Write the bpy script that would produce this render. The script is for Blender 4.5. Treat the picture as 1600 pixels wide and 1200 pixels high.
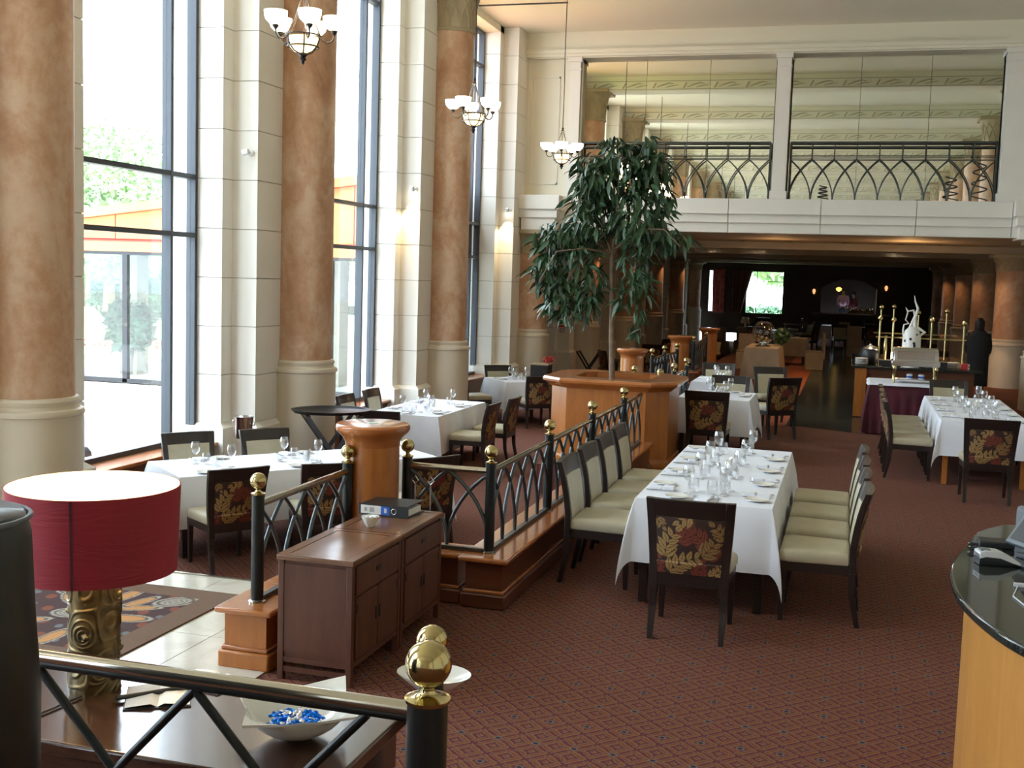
import bpy, bmesh, math, random
from math import sin, cos, pi, radians, hypot, atan2, sqrt, floor
from mathutils import Vector, Matrix

SC = bpy.context.scene
COL = SC.collection
for o in list(bpy.data.objects):
    bpy.data.objects.remove(o)

# ------------------------------------------------------------ camera, sky, lights, exposure
EYE = 2.25
cam = bpy.data.cameras.new('camera'); camo = bpy.data.objects.new('camera', cam); COL.objects.link(camo)
cam.sensor_fit = 'HORIZONTAL'; cam.sensor_width = 36.0; cam.lens = 36.0*1800/1600
cam.clip_start = 0.05; cam.clip_end = 400
YAW, PITCH, ROLL = 0.280885, 0.0942271, 0.03181
camo.matrix_world = (Matrix.Translation((0, 0, EYE)) @ Matrix.Rotation(YAW, 4, 'Z') @
                     Matrix.Rotation(pi/2 - PITCH, 4, 'X') @ Matrix.Rotation(ROLL, 4, 'Z'))
SC.camera = camo
SC.view_settings.view_transform = 'Standard'
SC.view_settings.look = 'None'
SC.view_settings.exposure = 0.35
SC.view_settings.gamma = 1.0
SC.view_settings.use_curve_mapping = False
SC.cycles.use_denoising = True
SC.cycles.max_bounces = 10
SC.cycles.diffuse_bounces = 5
SC.cycles.glossy_bounces = 5
SC.cycles.transmission_bounces = 6
SC.cycles.transparent_max_bounces = 24
SC.cycles.sample_clamp_indirect = 6.0
SC.cycles.caustics_reflective = False
SC.cycles.caustics_refractive = False

world = bpy.data.worlds.new('overcast_sky'); SC.world = world; world.use_nodes = True
wn = world.node_tree.nodes; wl = world.node_tree.links
bg = wn['Background']
wt = wn.new('ShaderNodeTexCoord'); ws = wn.new('ShaderNodeSeparateXYZ'); wr = wn.new('ShaderNodeValToRGB')
wl.new(wt.outputs['Generated'], ws.inputs[0]); wl.new(ws.outputs['Z'], wr.inputs[0]); wl.new(wr.outputs[0], bg.inputs[0])
wr.color_ramp.elements[0].color = (0.72, 0.84, 0.98, 1); wr.color_ramp.elements[0].position = 0.0
wr.color_ramp.elements[1].color = (0.76, 0.88, 1.0, 1); wr.color_ramp.elements[1].position = 0.6
SKY = 10.0
bg.inputs['Strength'].default_value = SKY

SUN = (9.0, (0.35, -0.25, 0.90))
def lamp(name, kind, loc, energy, col=(1, 1, 1), **k):
    d = bpy.data.lights.new(name, kind); d.energy = energy; d.color = col
    o = bpy.data.objects.new(name, d); o.location = loc
    tgt = k.pop('target', None)
    for a, b in k.items():
        setattr(d, a, b)
    if tgt is not None:
        o.rotation_euler = (Vector(tgt)-Vector(loc)).to_track_quat('-Z', 'Y').to_euler()
    COL.objects.link(o)
    return o

_s = lamp('sun', 'SUN', (0, 0, 30), SUN[0], (1.0, 0.97, 0.92), angle=0.03, target=(-SUN[1][0]*10, -SUN[1][1]*10, 30-SUN[1][2]*10))
BAYS = [-18.45, -13.15, -7.85, -2.55, 2.75, 8.05, 13.06, 18.35, 23.7]      # column lines along the window wall
GX = -7.43                                                              # glass plane
for a, b in zip(BAYS[:-1], BAYS[1:]):                                   # sky portals in the window openings
    p = lamp('window_portal', 'AREA', (GX-0.12, (a+b)/2, 3.7), 1.0, shape='RECTANGLE', size=(b-a)-1.9, size_y=7.0, target=(GX+1, (a+b)/2, 3.7))
    p.data.cycles.is_portal = True

# ------------------------------------------------------------ node helpers
class X:
    """a value in a shader tree; arithmetic builds math nodes"""
    nt = None
    def __init__(s, v): s.v = v
    @staticmethod
    def op(kind, *a):
        n = X.nt.nodes.new('ShaderNodeMath'); n.operation = kind
        for i, q in enumerate(a):
            q = q.v if isinstance(q, X) else q
            if isinstance(q, (int, float)): n.inputs[i].default_value = q
            else: X.nt.links.new(q, n.inputs[i])
        return X(n.outputs[0])
    def __add__(s, o): return X.op('ADD', s, o)
    __radd__ = __add__
    def __sub__(s, o): return X.op('SUBTRACT', s, o)
    def __rsub__(s, o): return X.op('SUBTRACT', o, s)
    def __mul__(s, o): return X.op('MULTIPLY', s, o)
    __rmul__ = __mul__
    def __truediv__(s, o): return X.op('DIVIDE', s, o)
    def __mod__(s, o): return X.op('FLOORED_MODULO', s, o)
    def lt(s, o): return X.op('LESS_THAN', s, o)
    def gt(s, o): return X.op('GREATER_THAN', s, o)
    def abs(s): return X.op('ABSOLUTE', s)
    def floor(s): return X.op('FLOOR', s)
    def fract(s): return X.op('FRACT', s)
    def sin(s): return X.op('SINE', s)
    def pow(s, p): return X.op('POWER', s, p)
    def max(s, o): return X.op('MAXIMUM', s, o)
    def min(s, o): return X.op('MINIMUM', s, o)

def sock(n, v, inp):
    nt = X.nt
    if isinstance(v, X): v = v.v
    if isinstance(v, (tuple, list)):
        n.inputs[inp].default_value = tuple(v) + ((1,) if len(v) == 3 and len(n.inputs[inp].default_value) == 4 else ())
    elif isinstance(v, (int, float)):
        n.inputs[inp].default_value = v
    else:
        nt.links.new(v, n.inputs[inp])

def mixc(f, a, b, mode='MIX'):
    n = X.nt.nodes.new('ShaderNodeMix'); n.data_type = 'RGBA'; n.blend_type = mode
    sock(n, f, 0); sock(n, a, 6); sock(n, b, 7)
    return n.outputs[2]

def coords(kind='Object'):
    n = X.nt.nodes.new('ShaderNodeTexCoord')
    return n.outputs[kind]

def worldpos():
    n = X.nt.nodes.new('ShaderNodeNewGeometry')
    return n.outputs['Position']

def sep(v):
    n = X.nt.nodes.new('ShaderNodeSeparateXYZ'); X.nt.links.new(v, n.inputs[0])
    return X(n.outputs[0]), X(n.outputs[1]), X(n.outputs[2])

def noise(v, scale, detail=3, rough=0.55, stretch=None, dist=0.0):
    nt = X.nt
    if stretch:
        m = nt.nodes.new('ShaderNodeMapping'); m.inputs['Scale'].default_value = stretch
        nt.links.new(v, m.inputs[0]); v = m.outputs[0]
    n = nt.nodes.new('ShaderNodeTexNoise'); nt.links.new(v, n.inputs['Vector'])
    n.inputs['Scale'].default_value = scale; n.inputs['Detail'].default_value = detail
    n.inputs['Roughness'].default_value = rough; n.inputs['Distortion'].default_value = dist
    return X(n.outputs[0])

def ramp(f, stops, interp='LINEAR'):
    n = X.nt.nodes.new('ShaderNodeValToRGB'); n.color_ramp.interpolation = interp
    e = n.color_ramp.elements
    while len(e) < len(stops): e.new(0.5)
    for el, (p, c) in zip(e, stops):
        el.position = p; el.color = tuple(c) + (1,)
    sock(n, f, 0)
    return n.outputs[0]

def bump(h, strength=0.3, dist=0.01):
    n = X.nt.nodes.new('ShaderNodeBump'); n.inputs['Strength'].default_value = strength
    n.inputs['Distance'].default_value = dist; sock(n, h, 'Height')
    return n.outputs[0]

MATS = {}
def mat(name, col=(0.5, 0.5, 0.5), rough=0.6, metal=0.0, fn=None, spec=0.5, coat=0.0, emit=None, estr=0.0):
    m = bpy.data.materials.new(name); m.use_nodes = True; nt = m.node_tree
    X.nt = nt
    b = nt.nodes['Principled BSDF']
    b.inputs['Base Color'].default_value = tuple(col) + (1,)
    b.inputs['Roughness'].default_value = rough; b.inputs['Metallic'].default_value = metal
    b.inputs['Specular IOR Level'].default_value = spec
    b.inputs['Coat Weight'].default_value = coat; b.inputs['Coat Roughness'].default_value = 0.12
    if emit:
        b.inputs['Emission Color'].default_value = tuple(emit) + (1,); b.inputs['Emission Strength'].default_value = estr
    if fn:
        r = fn()
        for k, v in r.items():
            key = {'col': 'Base Color', 'rough': 'Roughness', 'nor': 'Normal'}[k]
            if isinstance(v, X): v = v.v
            nt.links.new(v, b.inputs[key])
    MATS[name] = m
    return m

def wood(name, c1, c2, rough=0.3, coat=0.0, axis=(1, 12, 12), scale=1.6):
    def f():
        p = coords(); n = noise(p, scale, 4, 0.6, stretch=axis, dist=0.6)
        n2 = noise(p, scale*9, 2, 0.5, stretch=axis)
        return {'col': ramp(n*0.75 + n2*0.25, [(0.30, c1), (0.68, c2)]), 'nor': bump(n2, 0.08, 0.002)}
    return mat(name, c2, rough, fn=f, coat=coat)

def plaster(name, c, c2=None, rough=0.75, scale=1.2, b=0.05):
    c2 = c2 or tuple(v*0.93 for v in c)
    def f():
        p = coords(); n = noise(p, scale, 4)
        return {'col': ramp(n, [(0.35, c2), (0.65, c)]), 'nor': bump(noise(p, 60, 2), b, 0.002)}
    return mat(name, c, rough, fn=f)

M_STONE = plaster('cream_stone', (0.80, 0.765, 0.69), (0.77, 0.73, 0.65))
M_JOINT = plaster('stone_joint', (0.42, 0.38, 0.31))
M_WALL = plaster('cream_wall', (0.80, 0.76, 0.62), (0.77, 0.73, 0.59), scale=0.5)
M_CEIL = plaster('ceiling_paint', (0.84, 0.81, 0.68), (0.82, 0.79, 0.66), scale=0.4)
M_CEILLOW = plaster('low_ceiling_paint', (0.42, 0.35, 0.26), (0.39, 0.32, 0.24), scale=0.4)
def _copper():
    p = worldpos()
    a = noise(p, 1.3, 5, 0.62, stretch=(1.4, 1.4, 0.8), dist=0.8); b = noise(p, 9, 4, 0.7)
    c = ramp(a*0.72+b*0.28, [(0.30, (0.36, 0.17, 0.085)), (0.46, (0.48, 0.27, 0.155)), (0.58, (0.58, 0.39, 0.26)), (0.74, (0.64, 0.49, 0.36))])
    return {'col': c, 'nor': bump(b, 0.15, 0.003)}
M_COPPER = mat('rubbed_copper_stucco', rough=0.5, fn=_copper)
M_CAPITAL = plaster('capital_stucco', (0.40, 0.32, 0.20), (0.33, 0.26, 0.16), scale=3)
M_COLBASE = plaster('column_base_stucco', (0.64, 0.56, 0.44), (0.60, 0.52, 0.40), rough=0.5, scale=1.5)
M_ALU = mat('blue_grey_frame', (0.052, 0.058, 0.068), 0.45, 0.3)
M_DKFRAME = mat('dark_bronze_frame', (0.03, 0.03, 0.035), 0.4, 0.3)
M_ORWOOD = wood('orange_cherry_wood', (0.33, 0.105, 0.020), (0.46, 0.165, 0.034), 0.32, 0.22, axis=(7, 7, 1))
M_ORTOP = wood('polished_cherry_cap', (0.33, 0.10, 0.025), (0.45, 0.155, 0.042), 0.22, 0.6)
M_HONEY = wood('honey_maple_front', (0.38, 0.165, 0.034), (0.50, 0.23, 0.052), 0.35, 0.15, axis=(7, 7, 1))
M_REDWOOD = wood('mahogany_panel', (0.085, 0.025, 0.012), (0.14, 0.045, 0.02), 0.32, 0.3, axis=(1, 1, 8))
M_CABWOOD = wood('brown_elm_cabinet', (0.070, 0.021, 0.010), (0.125, 0.043, 0.020), 0.50, 0.0, axis=(9, 9, 1))
M_CABTOP = wood('cabinet_top_elm', (0.10, 0.038, 0.018), (0.21, 0.09, 0.04), 0.3, 0.35, axis=(1.2, 1, 8), scale=2.5)
M_CONSOLE = wood('dark_lacquered_console', (0.034, 0.013, 0.008), (0.070, 0.028, 0.016), 0.20, 0.6)
M_ESPRESSO = wood('espresso_chair_wood', (0.012, 0.008, 0.007), (0.022, 0.014, 0.012), 0.35, 0.2)
M_CREAMLEA = mat('cream_leather', (0.46, 0.41, 0.29), 0.45, fn=lambda: {'col': ramp(noise(coords(), 6, 3), [(0.3, (0.42, 0.37, 0.25)), (0.7, (0.50, 0.45, 0.32))]), 'nor': bump(noise(coords(), 160, 2), 0.12, 0.001)})
M_BLACKLEA = mat('black_leather', (0.018, 0.020, 0.022), 0.38, fn=lambda: {'col': ramp(noise(coords(), 8, 3), [(0.3, (0.005, 0.0055, 0.006)), (0.7, (0.010, 0.011, 0.012))]), 'nor': bump(noise(coords(), 120, 3), 0.2, 0.001)})
M_LINEN = mat('white_linen', (0.80, 0.82, 0.90), 0.8, fn=lambda: {'col': ramp(noise(coords(), 5, 2), [(0.3, (0.78, 0.80, 0.88)), (0.7, (0.82, 0.84, 0.92))]), 'nor': bump(noise(coords(), 14, 3), 0.10, 0.004)})
M_BEIGECLOTH = plaster('beige_cloth', (0.42, 0.33, 0.24), (0.37, 0.29, 0.20), rough=0.8, scale=4)
M_MAROON = plaster('maroon_cloth', (0.10, 0.006, 0.022), (0.065, 0.004, 0.015), rough=0.6, scale=4)
M_CHINA = mat('white_china', (0.80, 0.79, 0.75), 0.12, spec=0.6)
M_STEEL = mat('polished_steel', (0.62, 0.62, 0.62), 0.18, 1.0)
M_CUTLERY = mat('cutlery_steel', (0.50, 0.50, 0.52), 0.25, 1.0)
M_BRASS = mat('polished_brass', (0.50, 0.41, 0.20), 0.14, 1.0, fn=lambda: {'rough': X(noise(coords(), 20, 2).v)*0.10+0.10})
M_POST = mat('black_painted_post', (0.010, 0.012, 0.012), 0.35, 0.2, fn=lambda: {'rough': noise(coords(), 30, 2)*0.2+0.28})
M_BAR = mat('steel_grey_bar', (0.085, 0.10, 0.11), 0.3, 0.6)
M_RAILTOP = mat('pewter_handrail', (0.42, 0.385, 0.32), 0.16, 0.95)
M_BALRAIL = mat('dark_grey_railing', (0.06, 0.065, 0.06), 0.4, 0.4)
M_GRANITE = mat('black_granite', (0.02, 0.022, 0.02), 0.06, fn=lambda: {'col': ramp(noise(coords(), 90, 3), [(0.45, (0.012, 0.014, 0.012)), (0.75, (0.05, 0.052, 0.042))])}, spec=0.4)
M_BLACKPL = mat('black_plastic', (0.015, 0.017, 0.02), 0.4)
M_GREYPL = mat('grey_plastic', (0.10, 0.115, 0.13), 0.4)
M_WHITEPL = mat('white_plastic', (0.55, 0.56, 0.58), 0.35)
M_IRON = mat('wrought_iron', (0.05, 0.045, 0.045), 0.5, 0.6)
M_SHADE = mat('lit_alabaster_bowl', (0.9, 0.85, 0.75), 0.4, emit=(1.0, 0.86, 0.62), estr=5.0)
M_BULBW = mat('lit_amber_bowl', (0.9, 0.8, 0.6), 0.4, emit=(1.0, 0.70, 0.33), estr=2.2)
M_SPOTLIT = mat('lit_spot_lens', (1, 1, 1), 0.4, emit=(1.0, 0.85, 0.6), estr=30)
M_REDSHADE = mat('red_silk_shade', (0.30, 0.012, 0.025), 0.7, fn=lambda: {'col': ramp(noise(coords(), 3, 3), [(0.35, (0.26, 0.010, 0.022)), (0.7, (0.33, 0.014, 0.028))]), 'nor': bump(noise(coords(), 3.0, 4, 0.5, stretch=(1, 1, 6), dist=3.0), 0.35, 0.01)})
M_SHADEIN = mat('white_shade_lining', (0.85, 0.72, 0.50), 0.8)
M_GOLDREL = mat('antique_gold_relief', (0.30, 0.22, 0.10), 0.32, 0.85, fn=lambda: {'col': ramp(noise(coords(), 14, 3), [(0.3, (0.05, 0.04, 0.025)), (0.7, (0.22, 0.16, 0.07))])})
M_LEAF = mat('green_leaf', (0.03, 0.085, 0.035), 0.38, fn=lambda: {'col': ramp(noise(worldpos(), 3.0, 3), [(0.3, (0.018, 0.055, 0.022)), (0.7, (0.055, 0.115, 0.05))])})
M_BARK = plaster('pale_bark', (0.22, 0.15, 0.10), (0.15, 0.10, 0.065), scale=12)
M_SOIL = plaster('planter_pebbles', (0.10, 0.09, 0.07), (0.03, 0.028, 0.025), scale=60)
M_BLUEFOIL = mat('blue_foil', (0.0, 0.17, 0.80), 0.20, 0.7)
M_SILVFOIL = mat('silver_foil', (0.75, 0.76, 0.80), 0.2, 0.9)
M_PAPER = mat('white_paper', (0.80, 0.80, 0.80), 0.7)
M_BLUEPAPER = mat('blue_label', (0.02, 0.13, 0.55), 0.5)
M_INK = mat('dark_ink', (0.02, 0.02, 0.03), 0.6)
M_GREYINK = mat('grey_ink', (0.25, 0.25, 0.27), 0.6)
M_RED = mat('red_print', (0.55, 0.03, 0.03), 0.5)
M_SKIN = mat('skin', (0.42, 0.24, 0.16), 0.5)
M_BLACKCLOTH = mat('black_cloth', (0.008, 0.008, 0.010), 0.8)
M_PINKCLOTH = mat('pink_cloth', (0.50, 0.30, 0.42), 0.8)
M_DENIM = mat('dark_denim', (0.02, 0.025, 0.04), 0.8)
M_HAIR = mat('dark_hair', (0.008, 0.006, 0.005), 0.6)
M_DARKWALL = wood('dark_bar_panelling', (0.010, 0.005, 0.004), (0.020, 0.010, 0.007), 0.5, axis=(1, 1, 5))
M_CURTAIN = plaster('brown_curtain', (0.13, 0.055, 0.035), (0.08, 0.035, 0.02), scale=6)
M_CURTRED = plaster('pink_curtain', (0.55, 0.18, 0.17), (0.35, 0.08, 0.08), scale=6)
M_ORPANEL = plaster('orange_cladding', (0.80, 0.26, 0.10), (0.76, 0.23, 0.085), scale=0.6)
M_ORLINE = mat('red_cladding_trim', (0.62, 0.04, 0.02), 0.5)
M_TERRACE = plaster('pale_terrace', (0.62, 0.61, 0.57), (0.56, 0.55, 0.52), scale=0.6)
M_LAWN = plaster('sunlit_lawn', (0.22, 0.40, 0.10), (0.16, 0.30, 0.07), scale=0.8)
M_HEDGE = plaster('hedge_leaf', (0.06, 0.15, 0.07), (0.03, 0.09, 0.045), scale=3)
M_TREELEAF = plaster('far_tree_leaf', (0.42, 0.50, 0.30), (0.26, 0.36, 0.22), scale=1)
M_FLOWER = mat('red_flower', (0.50, 0.06, 0.06), 0.6)
M_CONCRETE = plaster('beige_concrete', (0.36, 0.31, 0.23), (0.31, 0.27, 0.20))
M_FRIEZE = plaster('frieze_stucco', (0.56, 0.51, 0.40), (0.50, 0.45, 0.34))
M_CAMERA = mat('white_spot_body', (0.75, 0.75, 0.74), 0.35)
M_MARBLE = mat('polished_cream_marble', (0.62, 0.58, 0.50), 0.12, fn=lambda: {'col': ramp(noise(worldpos(), 2.2, 6, 0.65, dist=1.2), [(0.3, (0.48, 0.42, 0.33)), (0.55, (0.60, 0.56, 0.47)), (0.8, (0.68, 0.64, 0.56))])})
M_AISLE = mat('dark_aisle_marble', (0.03, 0.033, 0.026), 0.16, fn=lambda: {'col': ramp(noise(worldpos(), 3, 5), [(0.35, (0.018, 0.02, 0.016)), (0.7, (0.05, 0.052, 0.04))])})

def _carpet():
    p = worldpos()
    x, y, z = sep(p)
    wob = (noise(p, 14, 2)-0.5)*0.9
    u = x/0.19; v = y/0.29
    a = u*2.0+wob*0.25; b = v*3.0+wob*0.25
    par = ((a.floor()+b.floor()) % 2.0).gt(0.5)
    fa = a.fract(); fb = b.fract()
    t = (fa+fb)*par + (fa-fb+1.0)*(1.0-par)              # 0..2 across each little cell, diagonal strokes
    st = (t*1.5+0.15).fract()
    base = ramp(st, [(0.0, (0.060, 0.016, 0.020)), (0.10, (0.20, 0.058, 0.020)), (0.42, (0.24, 0.078, 0.024)), (0.47, (0.30, 0.20, 0.13)), (0.53, (0.045, 0.012, 0.016)), (0.60, (0.125, 0.026, 0.032)), (0.90, (0.140, 0.030, 0.038)), (0.95, (0.25, 0.15, 0.10))])
    ring = (((fa-0.5)*(fa-0.5)+(fb-0.5)*(fb-0.5)).pow(0.5)-0.40).abs().lt(0.05)
    base = mixc(ring*0.55, base, (0.18, 0.11, 0.075))
    du = (u+0.5).fract()-0.5; dv = ((v+0.5).fract()-0.5)*1.5
    dot = (du*du+dv*dv).pow(0.5)
    base = mixc(dot.lt(0.11)*0.6, base, (0.22, 0.17, 0.12))
    base = mixc(dot.lt(0.065), base, (0.02, 0.03, 0.07))
    n = noise(p, 220, 2)
    return {'col': mixc(0.5, base, ramp(n, [(0.2, (0.3, 0.3, 0.3)), (0.8, (0.95, 0.95, 0.95))]), 'MULTIPLY'), 'nor': bump(n, 0.35, 0.003)}
M_CARPET = mat('red_figured_carpet', rough=0.95, fn=_carpet, spec=0.2)
M_CARPET2 = mat('orange_border_carpet', (0.33, 0.07, 0.02), 0.9, fn=lambda: {'col': ramp(noise(worldpos(), 5, 3), [(0.3, (0.26, 0.05, 0.015)), (0.7, (0.36, 0.085, 0.025))]), 'nor': bump(noise(worldpos(), 200, 2), 0.3, 0.003)})

def clear_mat(name, tint=(1, 1, 1), refl=0.9, base=0.06, edge=0.5, dark=None):
    """thin clear glass: mostly transparent, glossy towards grazing angles"""
    m = bpy.data.materials.new(name); m.use_nodes = True; nt = m.node_tree; nt.nodes.clear()
    out = nt.nodes.new('ShaderNodeOutputMaterial'); mx = nt.nodes.new('ShaderNodeMixShader')
    tr = nt.nodes.new('ShaderNodeBsdfTransparent'); gl = nt.nodes.new('ShaderNodeBsdfGlossy')
    tr.inputs[0].default_value = tuple(tint)+(1,); gl.inputs['Roughness'].default_value = 0.03
    gl.inputs['Color'].default_value = (refl, refl, refl, 1)
    lw = nt.nodes.new('ShaderNodeLayerWeight'); lw.inputs[0].default_value = 0.35
    mr = nt.nodes.new('ShaderNodeMapRange'); mr.inputs['To Min'].default_value = base; mr.inputs['To Max'].default_value = edge
    nt.links.new(lw.outputs['Facing'], mr.inputs['Value']); nt.links.new(mr.outputs[0], mx.inputs[0])
    nt.links.new(tr.outputs[0], mx.inputs[1]); nt.links.new(gl.outputs[0], mx.inputs[2]); nt.links.new(mx.outputs[0], out.inputs[0])
    return m
M_PANE = clear_mat('window_glass', (0.96, 0.98, 0.98), base=0.015, edge=0.3)
M_GLASS = clear_mat('table_glass', (0.965, 0.97, 0.975), base=0.05, edge=0.60)
M_BARGLASS = clear_mat('bottle_glass', (0.55, 0.35, 0.15), base=0.08, edge=0.6)

mm = bpy.data.materials.new('silvered_mirror'); mm.use_nodes = True; mm.node_tree.nodes.clear()
_o = mm.node_tree.nodes.new('ShaderNodeOutputMaterial'); _g = mm.node_tree.nodes.new('ShaderNodeBsdfGlossy')
_g.inputs['Color'].default_value = (0.93, 0.95, 0.88, 1); _g.inputs['Roughness'].default_value = 0.0
mm.node_tree.links.new(_g.outputs[0], _o.inputs[0]); M_MIRROR = mm

def vcol_mat(name, rough, bstr=0.2):
    m = bpy.data.materials.new(name); m.use_nodes = True; nt = m.node_tree; X.nt = nt
    a = nt.nodes.new('ShaderNodeAttribute'); a.attribute_name = 'print'
    b = nt.nodes['Principled BSDF']; b.inputs['Roughness'].default_value = rough
    n = noise(coords(), 150, 2)
    nt.links.new(mixc(0.4, a.outputs['Color'], ramp(n, [(0.2, (0.45, 0.45, 0.45)), (0.8, (1, 1, 1))]), 'MULTIPLY'), b.inputs['Base Color'])
    nt.links.new(bump(n, bstr, 0.001), b.inputs['Normal'])
    return m
M_FLORAL = vcol_mat('woven_leaf_fabric', 0.75)
M_RUGMAT = vcol_mat('woven_rug', 0.95, 0.4)
# ------------------------------------------------------------ mesh helpers
class MB:
    def __init__(s): s.v = []; s.f = []; s.m = []; s.mi = 0
    def add(s, vs, fs):
        o = len(s.v); s.v += [tuple(p) for p in vs]
        for f in fs: s.f.append([i+o for i in f]); s.m.append(s.mi)
        return s
    def box(s, x0, y0, z0, x1, y1, z1, M=None):
        vs = [(x, y, z) for x in (x0, x1) for y in (y0, y1) for z in (z0, z1)]
        if M is not None: vs = [tuple(M @ Vector(p)) for p in vs]
        return s.add(vs, [(0, 1, 3, 2), (4, 6, 7, 5), (0, 4, 5, 1), (2, 3, 7, 6), (0, 2, 6, 4), (1, 5, 7, 3)])
    def prism(s, poly, z0, z1, M=None, top=1.0):
        n = len(poly); cx = sum(p[0] for p in poly)/n; cy = sum(p[1] for p in poly)/n
        vs = [(x, y, z0) for x, y in poly] + [(cx+(x-cx)*top, cy+(y-cy)*top, z1) for x, y in poly]
        if M is not None: vs = [tuple(M @ Vector(p)) for p in vs]
        fs = [(i, (i+1) % n, n+(i+1) % n, n+i) for i in range(n)] + [tuple(range(n))[::-1], tuple(range(n, 2*n))]
        return s.add(vs, fs)
    def loft(s, rings, cap=True, closed=True):
        n = len(rings[0]); vs = [p for r in rings for p in r]; fs = []
        for k in range(len(rings)-1):
            for i in range(n if closed else n-1):
                j = (i+1) % n
                fs.append((k*n+i, k*n+j, (k+1)*n+j, (k+1)*n+i))
        if cap and closed: fs += [tuple(range(n))[::-1], tuple(range((len(rings)-1)*n, len(rings)*n))]
        return s.add(vs, fs)
    def lathe(s, prof, n=24, c=(0, 0, 0), cap=True, a0=0.0):
        rings = [[(c[0]+r*cos(a0+2*pi*i/n), c[1]+r*sin(a0+2*pi*i/n), c[2]+z) for i in range(n)] for r, z in prof]
        return s.loft(rings, cap)
    def tube(s, pts, r, n=8, cap=True, flat=None):
        pts = [Vector(p) for p in pts]; rings = []; up = Vector((0, 0, 1)); prev = None
        for i, p in enumerate(pts):
            t = (pts[min(i+1, len(pts)-1)]-pts[max(i-1, 0)]).normalized()
            if prev is None:
                a = t.cross(up)
                if a.length < 0.05: a = t.cross(Vector((1, 0, 0)))
            else:
                a = prev - t*prev.dot(t)
            a.normalize(); prev = a; b = t.cross(a)
            q = r[i] if isinstance(r, (list, tuple)) else r
            fy = flat if flat else 1.0
            rings.append([p + a*q*cos(2*pi*k/n) + b*q*fy*sin(2*pi*k/n) for k in range(n)])
        return s.loft(rings, cap)
    def build(s, name, mat=None, parent=None, smooth=None, bevel=0, loc=None):
        me = bpy.data.meshes.new(name); me.from_pydata(s.v, [], s.f)
        mats = mat if isinstance(mat, (list, tuple)) else [mat]
        for m in mats:
            if m: me.materials.append(m)
        if len(mats) > 1:
            me.polygons.foreach_set('material_index', s.m)
        bm = bmesh.new(); bm.from_mesh(me); bmesh.ops.recalc_face_normals(bm, faces=bm.faces); bm.to_mesh(me); bm.free()
        if smooth:
            me.polygons.foreach_set('use_smooth', [True]*len(me.polygons))
            me.set_sharp_from_angle(angle=radians(smooth))
        return put(name, me, parent, bevel, loc)

def put(name, me, parent=None, bevel=0, loc=None):
    o = bpy.data.objects.new(name, me); COL.objects.link(o)
    if parent is not None: o.parent = parent
    if loc is not None: o.location = loc
    if bevel:
        b = o.modifiers.new('bevel', 'BEVEL'); b.width = bevel; b.segments = 2; b.limit_method = 'ANGLE'; b.angle_limit = radians(40)
        me.polygons.foreach_set('use_smooth', [True]*len(me.polygons)); me.set_sharp_from_angle(angle=radians(50))
    return o

def tag(o, label=None, cat=None, group=None, kind=None):
    if label: o['label'] = label
    if cat: o['category'] = cat
    if group: o['group'] = group
    if kind: o['kind'] = kind
    return o

def thing(name, label, cat, loc=(0, 0, 0), rz=0, group=None):
    o = bpy.data.objects.new(name, None); COL.objects.link(o); o.empty_display_size = 0.1
    o.location = loc; o.rotation_euler = (0, 0, rz)
    return tag(o, label, cat, group)

def struct(name, label=None):
    o = bpy.data.objects.new(name, None); COL.objects.link(o); o.empty_display_size = 0.1
    o['kind'] = 'structure'
    if label: o['label'] = label
    return o

def S(o, label=None):
    o['kind'] = 'structure'
    if label: o['label'] = label
    return o

KIDS = {}
def dup(root, loc, rz=0, label=None, group=None, scale=None):
    if root.name not in KIDS:
        KIDS[root.name] = [(c, list(c.children)) for c in root.children]
    r = root.copy(); COL.objects.link(r); r.location = loc; r.rotation_euler = (0, 0, rz)
    if scale: r.scale = scale
    if label: r['label'] = label
    if group: r['group'] = group
    for c, gs in KIDS[root.name]:
        d = c.copy(); COL.objects.link(d); d.parent = r
        for g in gs:
            e = g.copy(); COL.objects.link(e); e.parent = d
    return r

USED = set()
def place(proto, loc, rz=0, label=None, group=None, scale=None):
    """the first placing moves the prototype itself, later ones copy it"""
    if proto.name not in USED:
        USED.add(proto.name)
        KIDS[proto.name] = [(c, list(c.children)) for c in proto.children]
        proto.location = loc; proto.rotation_euler = (0, 0, rz)
        if scale: proto.scale = scale
        if label: proto['label'] = label
        if group: proto['group'] = group
        return proto
    return dup(proto, loc, rz, label, group, scale)

ORD = ['first', 'second', 'third', 'fourth', 'fifth', 'sixth', 'seventh', 'eighth', 'ninth', 'tenth', 'eleventh', 'twelfth', 'thirteenth', 'fourteenth', 'fifteenth', 'sixteenth', 'seventeenth', 'eighteenth']

def text_mesh(body, size, mat, parent, loc, rot, name='lettering', extrude=0.0005, align='CENTER'):
    cu = bpy.data.curves.new('t', 'FONT'); cu.body = body; cu.size = size; cu.extrude = extrude; cu.align_x = align; cu.align_y = 'CENTER'
    t = bpy.data.objects.new('t', cu); COL.objects.link(t)
    dg = bpy.context.evaluated_depsgraph_get(); dg.update()
    me = bpy.data.meshes.new_from_object(t.evaluated_get(dg)); bpy.data.objects.remove(t)
    me.materials.clear(); me.materials.append(mat)
    o = bpy.data.objects.new(name, me); COL.objects.link(o); o.parent = parent; o.location = loc; o.rotation_euler = rot
    return o
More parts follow.
